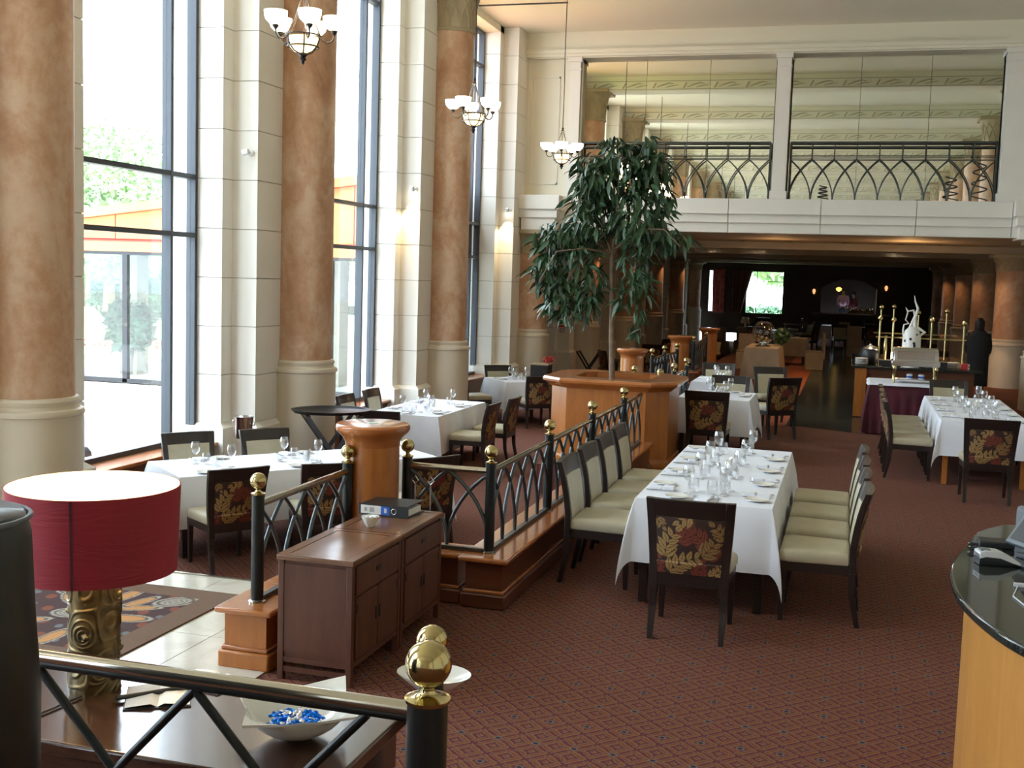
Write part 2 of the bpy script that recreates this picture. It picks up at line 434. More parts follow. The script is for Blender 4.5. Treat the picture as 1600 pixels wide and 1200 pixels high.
# ------------------------------------------------------------ the setting
HALL_Y0, HALL_Y1, WALL_X = -20.0, 23.6, 6.2
CEIL, LOWCEIL, FARY = 7.22, 3.24, 52.0
floor_ = struct('floor', 'red figured carpet floor with pale marble by the windows and a dark marble aisle')
SUNK = -0.36                                                           # the window side lies two steps lower
up_ = MB()
for x0, y0, x1, y1 in ((-7.45, HALL_Y0, WALL_X, 7.27), (-2.45, 7.27, WALL_X, 17.7), (-3.35, 7.27, -2.45, 7.60), (-3.50, 13.28, -2.45, 14.86), (-3.50, 17.7, WALL_X, FARY)):
    up_.box(x0, y0, SUNK-0.12, x1, y1, 0.0)
up_.build('carpet', M_CARPET, floor_)
MB().box(-7.45, 7.2, SUNK-0.12, -2.1, FARY, SUNK).build('sunken_carpet', M_CARPET, floor_)
def sheet(name, m, poly, z, parent=floor_):
    return MB().prism(poly, z-0.003, z).build(name, m, parent)
sheet('orange_carpet_strip', M_CARPET2, [(-1.46, 18.3), (-0.84, 18.7), (-0.84, 44), (-1.46, 44)], 0.005)
sheet('dark_marble_aisle', M_AISLE, [(-0.84, 18.85), (0.22, 18.35), (2.6, 18.2), (2.6, 44), (-0.84, 44)], 0.005)
sheet('dark_marble_crossing', M_AISLE, [(-1.46, 22.0), (-0.84, 22.0), (-0.84, 24.0), (-1.46, 24.0)], 0.007)
# marble tiles by the windows, laid as separate slabs
tile_me = None
for ix in range(-13, -5):
    for iy in range(0, 13):
        x0 = ix*0.6+0.6; y0 = 7.26-(iy+1)*0.6
        if x0+0.6 > -3.0: continue
        if tile_me is None:
            t = MB().box(0.003, 0.003, 0.0, 0.597, 0.597, 0.006).build('marble_tile', M_MARBLE, floor_); tile_me = t.data; t.location = (x0, y0, 0)
        else: put('marble_tile', tile_me, floor_, loc=(x0, y0, 0))
MB().box(-7.40, 7.255, 0, -3.30, 7.285, 0.012).build('brass_carpet_trim', M_RAILTOP, floor_)
S(MB().box(-7.8, HALL_Y0, CEIL, WALL_X+0.2, HALL_Y1+0.3, CEIL+0.2).build('ceiling', M_CEIL), 'smooth cream painted ceiling of the tall hall')
lc = struct('ceiling_under_balcony', 'low warm-lit ceiling under the balcony')
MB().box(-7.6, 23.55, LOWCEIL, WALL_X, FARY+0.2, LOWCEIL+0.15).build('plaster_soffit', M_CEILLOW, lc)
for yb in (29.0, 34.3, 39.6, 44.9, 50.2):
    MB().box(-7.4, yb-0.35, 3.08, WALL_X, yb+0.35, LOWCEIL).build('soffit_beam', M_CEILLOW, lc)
S(MB().box(WALL_X, HALL_Y0, 0, WALL_X+0.2, FARY, CEIL).build('wall_right', M_WALL), 'plain cream wall on the right side of the hall')
S(MB().box(-7.8, HALL_Y0-0.2, 0, WALL_X+0.2, HALL_Y0, CEIL).build('wall_behind', M_WALL), 'cream end wall of the tall hall')
wl_ = struct('wall_left', 'cream header and low walls between the tall windows')
MB().box(-7.75, HALL_Y0, 7.08, -6.97, 23.3, CEIL).build('window_header', M_WALL, wl_)
MB().box(-7.62, 24.9, SUNK, -7.25, FARY, LOWCEIL).build('low_room_wall', M_WALL, wl_)
MB().box(-7.75, HALL_Y0, 0, -7.3, -19.6, CEIL).build('corner_wall', M_WALL, wl_)

# stepped stone piers, one block per course
def pier_poly(g=0.0, d=0.0):
    return [(-7.62, -1.15-g+d), (-6.97+g-d, -1.15-g+d), (-6.97+g-d, -0.92-g+d), (-6.65+g-d, -0.92-g+d), (-6.65+g-d, 0.92+g-d), (-6.97+g-d, 0.92+g-d), (-6.97+g-d, 1.15+g-d), (-7.62, 1.15+g-d)]
blk = MB().prism(pier_poly(), 0.005, 0.562).build('stone_block', M_STONE, bevel=0.004)
plinth = MB().loft([[(x, y, SUNK) for x, y in pier_poly(0.07)], [(x, y, 0.36) for x, y in pier_poly(0.07)], [(x, y, 0.415) for x, y in pier_poly(0.0)]]).build('plinth_block', M_STONE)
core_t = MB().prism(pier_poly(d=0.012), SUNK, 7.2).build('joint_core', M_JOINT)
core_l = MB().prism(pier_poly(d=0.012), SUNK, 3.2).build('joint_core', M_JOINT)
PIERY = BAYS + [29.0, 34.3, 39.6, 44.9, 50.2]
PL = {8.05: 'behind the nearest big column', 13.06: 'beside the first full copper column', 18.35: 'beside the second copper column with the lit spot', 23.7: 'at the end of the tall windows by the balcony'}
for i, c in enumerate(PIERY):
    tall = c < 24
    p = struct('stone_pier', 'cream stepped stone pier ' + PL.get(c, 'under the low ceiling, %s from the balcony' % ORD[max(0, i-9)] if c > 24 else 'of the hall behind the camera, %s from the end wall' % ORD[i]))
    p.location = (0, c, 0)
    first = (i == 0)
    a = put('joint_core', (core_t if tall else core_l).data, p)
    put('plinth_block', plinth.data, p)
    n = 12 if tall else 5
    for k in range(n):
        b = put('stone_block', blk.data, p, loc=(0, 0, 0.413+0.567*k))
        if not tall and k == 4: b.scale = (1, 1, 0.98)
for o in (blk, plinth, core_t, core_l): bpy.data.objects.remove(o)

# columns: cream base, copper shaft, flared capital with interlaced arches
def column_parts(cap0, cap1):
    base = MB().lathe([(0.415, SUNK), (0.415, 0.97), (0.432, 0.98), (0.436, 1.0), (0.425, 1.025), (0.395, 1.035), (0.385, 1.06), (0.392, 1.08), (0.398, 1.10), (0.385, 1.125), (0.36, 1.13)], 40)
    shaft = MB().lathe([(0.357, 1.125), (0.357, cap0)], 40, cap=False)
    h = cap1-cap0
    prof = [(0.375, cap0-0.03), (0.385, cap0-0.01), (0.375, cap0+0.02), (0.362, cap0+0.03), (0.365, cap0+h*0.4), (0.385, cap0+h*0.65), (0.43, cap0+h*0.85), (0.47, cap0+h*0.95), (0.49, cap0+h)]
    cap = MB().lathe(prof, 40)
    cap.box(-0.5, -0.5, cap1-0.02, 0.5, 0.5, cap1+0.06)
    rel = MB(); N = 14
    def rad(t):
        z = cap0+h*t
        for (r0, z0), (r1, z1) in zip(prof[:-1], prof[1:]):
            if z0 <= z <= z1: return r0+(r1-r0)*(z-z0)/max(z1-z0, 1e-6)
        return 0.49
    for k in range(N):
        for d in (-1, 1):
            pts = []
            for s in range(7):
                t = s/6; a = 2*pi*(k+d*(1-cos(t*pi/2)))/N
                tt = 0.06+t*0.76; r = rad(tt)+0.004
                pts.append((r*cos(a), r*sin(a), cap0+h*tt))
            rel.tube(pts, 0.015, 5)
    return [('base', base, M_COLBASE), ('shaft', shaft, M_COPPER), ('capital', cap, M_CAPITAL), ('arch_relief', rel, M_CAPITAL)]
CT = [(n, b.build(n, m, smooth=35), m) for n, b, m in column_parts(6.19, 6.86)]
CLo = [(n, b.build(n, m, smooth=35), m) for n, b, m in column_parts(2.73, 3.14)]
CLn = [(n, b.build(n, m, smooth=35), m) for n, b, m in column_parts(2.73, 3.02)]
CLAB = {8.05: 'huge copper-stuccoed column cut by the left edge of the photo', 13.06: 'tall copper-stuccoed column behind the first chandelier', 18.35: 'tall copper-stuccoed column with its arched capital in view'}
def column(x, y, kind, label):
    c = struct('column', label); c.location = (x, y, 0)
    for n, o, m in kind: put(n, o.data, c)
for i, y in enumerate(BAYS):
    if y < 23: column(-6.5, y, CT, CLAB.get(y, 'tall copper column by the windows behind the camera, %s from the end wall' % ORD[i]))
    if y < 23: column(3.63, y, CT, 'tall copper column of the right-hand row, %s from the end wall' % ORD[i])
column(-6.5, 23.7, CLo, 'low copper column under the left end of the balcony')
column(3.63, 23.7, CLo, 'low copper column under the right end of the balcony')
for i, y in enumerate((29.0, 34.3, 39.6, 44.9, 50.2)):
    column(-6.5, y, CLn, 'low copper column on the left under the balcony, %s into the dim room' % ORD[i])
    column(3.63, y, CLn, 'low copper column on the right under the balcony, %s into the dim room' % ORD[i])
for g in (CT, CLo, CLn):
    for n, o, m in g: bpy.data.objects.remove(o)

# hall beams with frieze
fz = MB()
for k in range(-9, 6):
    x0 = k*0.75-0.4
    fz.tube([(x0, 0.012, -0.07), (x0+0.07, 0.014, 0.06)], 0.018, 5)
    fz.tube([(x0+0.10, 0.01, -0.05), (x0+0.25, 0.014, 0.01), (x0+0.40, 0.014, 0.05), (x0+0.52, 0.01, 0.03)], [0.008, 0.02, 0.016, 0.006], 5)
    fz.tube([(x0+0.30, 0.01, -0.06), (x0+0.45, 0.014, -0.02), (x0+0.62, 0.012, 0.0)], [0.006, 0.016, 0.006], 5)
fzo = fz.build('frieze_relief', M_FRIEZE, smooth=60)
bmo = MB().box(-6.97, -0.32, -0.34, WALL_X, 0.32, 0).build('beam', M_CEIL)
ln1 = MB().box(-6.97, 0.32, -0.325, WALL_X, 0.335, -0.315).box(-6.97, 0.32, -0.125, WALL_X, 0.335, -0.115).build('frieze_line', M_JOINT)
for i, y in enumerate(BAYS[:-1]):
    b = struct('ceiling_beam', 'cream ceiling beam with a relief frieze, %s from the end wall' % ORD[i]); b.location = (0, y, CEIL)
    put('beam_casing', bmo.data, b); put('frieze_line', ln1.data, b)
    f = put('frieze_relief', fzo.data, b); f.location = (0, 0.325, -0.22)
for o in (fzo, bmo, ln1): bpy.data.objects.remove(o)
MB().box(-6.9, 20.86, CEIL-0.012, -5.2, 20.93, CEIL+0.001).build('trim_1', M_INK); S(bpy.data.objects['trim_1'], 'thin dark slot vent in the hall ceiling')

# tall windows
wnum = 0
for a, b in zip(BAYS[:-1], BAYS[1:]):
    wnum += 1
    y0, y1 = a+1.15, b-1.15
    w = struct('window_%d' % wnum, 'tall window with blue-grey metal frame' + {6: ' beside the huge column at the left', 7: ' between the first two full columns', 8: ' last before the balcony'}.get(wnum, ' behind the camera'))
    for yy in (y0, y0+0.50, y1-0.55, y1-0.05):
        MB().box(-7.41, yy, 0.2, -7.29, yy+0.05, 7.08).build('mullion', M_ALU, w, bevel=0.004)
    for zz in (0.2, 2.565, 3.23, 6.38, 7.03):
        MB().box(-7.405, y0+0.05, zz, -7.295, y1-0.05, zz+0.055).build('transom', M_ALU, w)
    zs = [0.25, 2.565, 3.23, 6.38, 7.03]; ys = [y0+0.05, y0+0.5, y1-0.55, y1-0.05]
    for i in range(3):
        for j in range(4):
            MB().box(-7.356, ys[i]+0.02, zs[j]+0.02, -7.350, ys[i+1], zs[j+1]).build('pane', M_PANE, w)
    MB().box(-7.46, y0, SUNK, -7.02, y1, 0.16).build('sill_front', M_REDWOOD, w)
    MB().box(-7.44, y0, 0.16, -6.96, y1, 0.20).build('sill', M_ORTOP, w, bevel=0.008)

# balcony front
bal = struct('balcony_front', 'cream stone balcony front with stepped mouldings')
jx = [-6.0, -4.17, -2.39, -0.61, 1.15, 2.85, 4.6, 6.2]
for a, b in zip(jx[:-1], jx[1:]):
    m = MB()
    m.box(a+0.006, 23.38, 3.62, b-0.006, 23.75, 3.90).box(a+0.006, 23.42, 3.445, b-0.006, 23.75, 3.62).box(a+0.006, 23.45, 3.235, b-0.006, 23.75, 3.445)
    m.box(a+0.006, 23.36, 3.60, b-0.006, 23.5, 3.625).box(a+0.006, 23.40, 3.43, b-0.006, 23.5, 3.45)
    m.build('fascia_stone', M_STONE, bal)
MB().box(-7.3, 23.5, 3.29, WALL_X, 23.9, 3.89).build('fascia_core', M_JOINT, bal)
for a, b, nm in ((-6.71, -5.79, 'l'), (2.86, 4.4, 'r')):
    m = MB().box(a, 23.10, 3.62, b, 24.1, 3.91).box(a+0.05, 23.15, 3.45, b-0.05, 24.1, 3.62).box(a+0.10, 23.20, 3.20, b-0.10, 24.1, 3.45).box(a+0.03, 23.13, 3.60, b-0.03, 23.5, 3.63).box(a+0.08, 23.18, 3.43, b-0.08, 23.5, 3.46)
    m.build('entablature_block', M_STONE, bal, bevel=0.006)
up = struct('wall_balcony', 'cream upper wall with pilasters framing the mirrored openings')
MB().box(-6.97, 23.52, 3.9, -5.47, 23.9, 6.75).build('wall_panel_field', M_WALL, up)
for a, b, c, d in ((-6.55, 4.15, -5.95, 6.35),):
    fr = MB()
    for x0, z0, x1, z1 in ((a, b, c, b+0.03), (a, d-0.03, c, d), (a, b, a+0.03, d), (c-0.03, b, c, d)): fr.box(x0, 23.50, z0, x1, 23.525, z1)
    fr.build('panel_moulding', M_STONE, up)
MB().box(-6.97, 23.40, 6.70, WALL_X, 23.9, CEIL).build('header', M_WALL, up)
MB().box(-6.65, 23.30, 6.78, WALL_X, 23.5, 6.86).box(-6.65, 23.34, 6.72, WALL_X, 23.5, 6.78).build('cornice', M_WALL, up)
for x0, x1 in ((-5.76, -5.47), (-1.61, -1.28), (2.55, 3.10)):
    m = MB().box(x0+0.03, 23.40, 3.9, x1-0.03, 23.75, 6.7).box(x0, 23.37, 3.9, x1, 23.75, 4.06).box(x0, 23.36, 6.62, x1, 23.75, 6.72).box(x0+0.015, 23.385, 6.45, x1-0.015, 23.6, 6.48)
    m.build('pilaster', M_STONE, up, bevel=0.004)
MB().box(3.1, 23.5, 3.9, WALL_X, 23.9, 6.7).build('wall_panel_field', M_WALL, up)
MB().box(-7.8, 23.9, 3.3, WALL_X, 24.1, CEIL).build('backing', M_WALL, up)
for x0, x1 in ((-5.47, -4.18), (-4.175, -2.9), (-2.895, -1.61), (-1.28, 0.0), (0.005, 1.28), (1.285, 2.55)):
    MB().box(x0, 23.66, 3.89, x1-0.003, 23.67, 6.72).build('mirror_panel', M_MIRROR, up)

# gothic railings
def arc_pts(xa, za, xb, zb, n=8, c=0.35):
    """from a bottom node (vertical there) curving over to a top node"""
    return [(xa+(xb-xa)*(1-cos(t*pi/2)), za+(zb-za)*(sin(t*pi/2)*c+t*(1-c))) for t in [i/n for i in range(n+1)]]
def gothic(parent, p0, p1, z0, z1, n, r, m, rr=6, c=0.35):
    p0 = Vector(p0); p1 = Vector(p1); L = (p1-p0).length
    for i in range(n+1):
        for d in (-1, 1):
            if 0 <= i+d <= n:
                pts = []
                for s, z in arc_pts(i/n, z0, (i+d)/n, z1, 8, c):
                    q = p0.lerp(p1, s); pts.append((q.x, q.y, z))
                MB().tube(pts, r, rr).build('arch_bar', m, parent, smooth=60)
for k, (x0, x1, nm) in enumerate(((-5.45, -1.63, 'left'), (-1.26, 2.53, 'right'))):
    rl = thing('balcony_railing', 'dark iron railing of pointed arches on the balcony, %s of the middle pilaster' % nm, 'railing', (0, 0, 0))
    Y = 23.54
    gothic(rl, (x0, Y, 0), (x1, Y, 0), 3.9, 4.69, 9, 0.013, M_BALRAIL, 5)
    MB().box(x0, Y-0.025, 4.99, x1, Y+0.025, 5.03).build('handrail', M_BALRAIL, rl)
    MB().box(x0, Y-0.015, 4.91, x1, Y+0.015, 4.94).build('second_rail', M_BALRAIL, rl)
    MB().box(x0, Y-0.01, 4.75, x1, Y+0.01, 4.765).box(x0, Y-0.01, 4.69, x1, Y+0.01, 4.705).build('middle_rail', M_BALRAIL, rl)
    for i in range(10):
        xx = x0+(x1-x0)*i/9
        MB().box(xx-0.009, Y-0.009, 4.70, xx+0.009, Y+0.009, 5.0).build('upright', M_BALRAIL, rl)
    for xx in (x0+0.012, x1-0.012):
        MB().box(xx-0.016, Y-0.016, 3.9, xx+0.016, Y+0.016, 5.0).build('end_post', M_BALRAIL, rl)
# wire plant stands standing on the ledge
for (x, sc, lb) in ((2.25, 1.0, 'tall coiled wire stand on the balcony ledge by the right pilaster'), (1.75, 0.6, 'short coiled wire stand on the balcony ledge'), (-0.6, 0.35, 'low bent wire ornament on the balcony ledge')):
    m = MB(); pts = []
    for i in range(60):
        t = i/59; a = t*2*pi*3.5; r = 0.16*(1-0.35*t)*min(1, sc+0.3)
        pts.append((r*cos(a), 0.05*sin(a), 0.02+t*0.75*sc))
    m.tube(pts, 0.009, 5)
    o = m.build('wire_stand', M_BALRAIL, smooth=60, loc=(x, 23.595, 3.91)); o.scale = (1, 0.6, 1)
    tag(o, lb, 'ornament')

# under-balcony far room
fw = struct('wall_far', 'dark panelled bar wall at the end of the dim room')
def wall_with_holes(parent, y, x0, x1, z0, z1, holes, m, th=0.2):
    xs = sorted({x0, x1} | {h[0] for h in holes} | {h[1] for h in holes}); zs = sorted({z0, z1} | {h[2] for h in holes} | {h[3] for h in holes})
    mb = MB()
    for a, b in zip(xs[:-1], xs[1:]):
        for c, d in zip(zs[:-1], zs[1:]):
            if any(h[0] <= a and b <= h[1] and h[2] <= c and d <= h[3] for h in holes): continue
            mb.box(a, y, c, b, y+th, d)
    return mb.build('wall_panelling', m, parent)
wall_with_holes(fw, FARY, -7.4, WALL_X, 0, LOWCEIL, [(-6.0, -5.55, 0.9, 2.74), (-4.35, -2.78, 0.9, 2.74), (-1.15, 1.17, 0.95, 2.55)], M_DARKWALL)
# spandrels making the arch
sp = MB()
for sgn in (-1, 1):
    n = 8
    for i in range(n):
        t0, t1 = i/n, (i+1)/n
        x0, x1 = 1.16*t0, 1.16*t1
        z0, z1 = 2.52-0.42*(t0**2.2), 2.52-0.42*(t1**2.2)
        sp.add([(0.01+sgn*x0, FARY, z0), (0.01+sgn*x1, FARY, z1), (0.01+sgn*x1, FARY, 2.56), (0.01+sgn*x0, FARY, 2.56),
                (0.01+sgn*x0, FARY+0.2, z0), (0.01+sgn*x1, FARY+0.2, z1), (0.01+sgn*x1, FARY+0.2, 2.56), (0.01+sgn*x0, FARY+0.2, 2.56)],
               [(0, 1, 2, 3), (4, 5, 6, 7), (0, 1, 5, 4), (2, 3, 7, 6)])
sp.build('arch_spandrel', M_DARKWALL, fw)
MB().box(1.13, FARY-0.02, 0.95, 1.17, FARY+0.2, 2.15).build('arch_jamb', M_COLBASE, fw)
MB().box(-1.5, FARY+1.6, 0, 1.6, FARY+1.7, 3.0).build('recess_back', M_DARKWALL, fw)
MB().box(-1.6, FARY+0.2, 0, -1.5, FARY+1.7, 3.0).box(1.6, FARY+0.2, 0, 1.7, FARY+1.7, 3.0).box(-1.6, FARY+0.2, 2.7, 1.7, FARY+1.7, 2.8).build('recess_side', M_DARKWALL, fw)
for n_, (x0, x1) in enumerate(((-6.0, -5.55), (-4.35, -2.78))):
    w = struct('window_%d' % (10+n_), ('narrow bright window in the far wall' if n_ == 0 else 'large bright window in the far wall'))
    fr = MB().box(x0, FARY+0.08, 2.30, x1, FARY+0.12, 2.33)
    if n_: fr.box(x0+0.42, FARY+0.08, 0.9, x0+0.45, FARY+0.12, 2.74)
    fr.build('glazing_bar', M_DKFRAME, w)
    MB().box(x0, FARY+0.10, 0.9, x1, FARY+0.105, 2.74).build('pane', M_PANE, w)
    MB().box(x0-0.06, FARY-0.03, 0.86, x1+0.06, FARY+0.05, 0.92).build('sill', M_DARKWALL, w)
def curtain(name, x0t, x1t, x0b, x1b, y, m, label):
    mb = MB(); n = 24; rows = 8; ring = []
    for r in range(rows+1):
        t = r/rows; z = 2.8-1.9*t; a = x0t+(x0b-x0t)*t; b = x1t+(x1b-x1t)*t
        ring.append([(a+(b-a)*i/n, y+0.04*sin(i*1.9), z) for i in range(n+1)])
    mb.loft(ring, closed=False); 
    mb2 = MB(); mb2.loft([[(p[0], p[1]+0.02, p[2]) for p in rr] for rr in ring], closed=False); mb.add(mb2.v, mb2.f)
    tag(mb.build(name, m, smooth=60), label, 'curtain')
curtain('curtain', -5.0, -4.10, -5.0, -4.55, FARY-0.12, M_CURTAIN, 'brown curtain tied back at the left of the large far window')
curtain('curtain', -5.85, -5.3, -5.80, -5.3, FARY-0.12, M_CURTRED, 'pinkish curtain beside the narrow far window')
# ------------------------------------------------------------ outside
S(MB().box(-70, -40, -0.25, -7.47, 90, -0.03).build('ground', M_TERRACE), 'sunlit pale terrace outside the windows')
S(MB().box(-70, 21.8, -0.03, -8.6, 90, 0.0).build('lawn', M_LAWN), 'bright lawn beyond the orange pavilion')
S(MB().box(-30, 53, -0.03, 10, 90, 0.0).build('lawn', M_LAWN), 'lawn outside the far bar windows')
pav = struct('pavilion', 'orange-clad garden pavilion with dark-framed glass doors across the terrace')
PY = 18.8
def ztop(x): return 3.18+(x+14.08)*0.118
xs = [-16.4, -15.2, -14.45, -13.25, -12.0, -10.8, -9.6, -8.4, -7.75]
for a, b in zip(xs[:-1], xs[1:]):
    g = 0.012
    MB().add([(a+g, PY, 2.70), (b-g, PY, 2.70), (b-g, PY, ztop(b)-0.14), (a+g, PY, ztop(a)-0.14), (a+g, PY+0.06, 2.70), (b-g, PY+0.06, 2.70), (b-g, PY+0.06, ztop(b)-0.14), (a+g, PY+0.06, ztop(a)-0.14)],
             [(0, 1, 2, 3), (4, 5, 6, 7), (0, 1, 5, 4), (1, 2, 6, 5), (2, 3, 7, 6), (3, 0, 4, 7)]).build('cladding_panel', M_ORPANEL, pav)
MB().add([(x, y, z) for x in (xs[0], xs[-1]) for y in (PY+0.05, PY+0.2) for z in (2.62, ztop(x)-0.12)], [(0, 1, 3, 2), (4, 6, 7, 5), (0, 4, 5, 1), (2, 3, 7, 6), (0, 2, 6, 4), (1, 5, 7, 3)]).build('cladding_back', M_ORLINE, pav)
MB().add([(x, y, z) for x in (xs[0]-0.1, xs[-1]) for y in (PY-0.12, PY+4.2) for z in (ztop(x)-0.13, ztop(x)+0.03)], [(0, 1, 3, 2), (4, 6, 7, 5), (0, 4, 5, 1), (2, 3, 7, 6), (0, 2, 6, 4), (1, 5, 7, 3)]).build('roof_edge', M_ORPANEL, pav)
MB().box(xs[0], PY-0.01, 2.64, xs[-1], PY+0.05, 2.67).build('trim_line', M_ORLINE, pav)
MB().box(xs[0], PY-0.02, 2.46, xs[-1], PY+0.2, 2.64).build('lower_band', M_ORPANEL, pav)
MB().box(xs[0], PY, 2.40, xs[-1], PY+4.0, 2.46).build('soffit', M_DKFRAME, pav)
MB().box(xs[0], PY-0.3, -0.03, -14.2, PY+0.3, 2.46).build('end_wall', M_CONCRETE, pav)
for x in (-14.15, -13.1, -12.0, -10.95, -9.9, -8.9):
    MB().box(x, PY, 0.0, x+0.10, PY+0.1, 2.40).build('door_frame', M_DKFRAME, pav)
MB().box(-14.15, PY, 0, -7.8, PY+0.1, 0.07).build('threshold', M_DKFRAME, pav)
for x in (-14.05, -13.0, -11.9, -10.85, -9.8, -8.8):
    MB().box(x, PY+0.04, 0.07, x+0.93, PY+0.05, 2.40).build('pane', M_PANE, pav)
MB().box(-14.0, PY+1.2, 0, -13.6, PY+1.6, 2.4).build('post', M_CONCRETE, pav)
MB().box(-9.6, PY+1.2, 0, -9.2, PY+1.6, 2.4).build('post', M_CONCRETE, pav)
MB().box(xs[0], PY+0.1, -0.02, xs[-1], PY+4.0, 0.02).build('pavilion_floor', M_TERRACE, pav)

def leafball(name, m, center, rad, n, size, label, cat, seed=1, squash=1.0, group=None, kind=None, trunk=None, z0=0.0):
    rnd = random.Random(seed); mb = MB()
    for i in range(n):
        while True:
            p = Vector((rnd.uniform(-1, 1), rnd.uniform(-1, 1), rnd.uniform(-1, 1)))
            if 0.35 < p.length < 1: break
        c = Vector((p.x*rad[0], p.y*rad[1], p.z*rad[2])) + Vector(center)
        a = Vector((rnd.uniform(-1, 1), rnd.uniform(-1, 1), rnd.uniform(-1, 1))).normalized(); b = a.orthogonal().normalized()
        d = a.cross(b)*0.3; s = size*rnd.uniform(0.6, 1.3)
        mb.add([c-a*s, c+b*s*0.45+d*s*0.3, c+a*s, c-b*s*0.45+d*s*0.3], [(0, 1, 2, 3)])
    if trunk:
        t = thing(name, label, cat, group=group)
        f = mb.build('foliage', m, t); f['kind'] = 'stuff'
        MB().tube([(center[0], center[1], z0), (center[0]+0.1, center[1], center[2])], [trunk, trunk*0.6], 8).build('trunk', M_BARK, t)
        return t
    o = mb.build(name, m); tag(o, label, cat, group); return o
leafball('garden_tree', M_TREELEAF, (-28.5, 40, 4.6), (4.2, 3, 3.2), 9000, 0.17, 'pale leafy tree rising above the orange pavilion roof at the left', 'tree', 2, trunk=0.25)
leafball('garden_tree', M_TREELEAF, (-23.0, 47, 3.9), (4.0, 3, 2.6), 7000, 0.17, 'lower leafy tree above the orange roof near the window frame', 'tree', 3, trunk=0.25)
leafball('garden_tree', M_TREELEAF, (-37, 50, 5.5), (4.0, 3, 3.5), 6000, 0.18, 'leafy tree half hidden behind the huge column', 'tree', 4, trunk=0.25)
leafball('garden_tree', M_TREELEAF, (-3.0, 62, 4.0), (2.6, 2, 1.9), 900, 0.35, 'tree seen through the top of the large far window', 'tree', 9, trunk=0.2)
leafball('garden_hedge', M_HEDGE, (-28.6, 42, 0.75), (2.3, 1.2, 0.85), 2500, 0.13, 'rounded green hedge seen through the pavilion doors', 'hedge', 5, trunk=0.1)
leafball('garden_hedge', M_HEDGE, (-43, 62, 1.6), (11, 1.4, 1.6), 4000, 0.3, 'dark hedge at the back of the lawn behind the pavilion', 'hedge', 6, trunk=0.1)
leafball('garden_hedge', M_HEDGE, (-3.6, 56, 0.7), (2.6, 0.6, 0.5), 900, 0.15, 'low hedge outside the large far window', 'hedge', 7, trunk=0.05)
leafball('conical_shrub', M_HEDGE, (-15.2, 24.2, 0.7), (0.38, 0.38, 0.75), 700, 0.10, 'clipped conical shrub beside the pavilion chairs', 'shrub', 8, trunk=0.05)
leafball('flower_bed', M_FLOWER, (-18.6, 26.5, 0.12), (2.0, 0.4, 0.14), 500, 0.06, 'red flower bed on the lawn behind the pavilion doors', 'flowers', 12, trunk=0.01)
leafball('patio_plant', M_HEDGE, (-13.75, 20.0, 1.0), (0.5, 0.4, 0.55), 350, 0.16, 'dark leafy potted plant inside the pavilion doors', 'plant', 11, trunk=0.04)
# simple garden chair seen through the doors
gc = thing('garden_chair', 'slim dark garden chair with a curved back inside the pavilion doors', 'chair', (-12.9, 20.6, 0.02), 0.5)
MB().box(-0.24, -0.22, 0.42, 0.24, 0.22, 0.46).build('seat', M_WHITEPL, gc)
for sx in (-1, 1):
    MB().tube([(sx*0.22, -0.26, 0), (sx*0.22, -0.2, 0.44), (sx*0.22, -0.25, 0.7), (sx*0.2, -0.34, 0.98)], 0.02, 6).build('leg', M_DKFRAME, gc, smooth=60)
    MB().tube([(sx*0.22, 0.24, 0), (sx*0.22, 0.2, 0.44)], 0.018, 6).build('leg', M_DKFRAME, gc, smooth=60)
MB().box(-0.2, -0.30, 0.62, 0.2, -0.27, 0.95).build('backrest', M_DKFRAME, gc)
tl_ = thing('terrace_light', 'small dark half-dome light on the terrace just outside the first window', 'light', (-7.95, 10.72, -0.03))
MB().lathe([(0.09, 0), (0.09, 0.12), (0.075, 0.20), (0.04, 0.25), (0.01, 0.265)], 16).build('housing', M_DKFRAME, tl_, smooth=50)
MB().lathe([(0.11, 0), (0.11, 0.02), (0.09, 0.025)], 16).build('collar', M_STEEL, tl_)
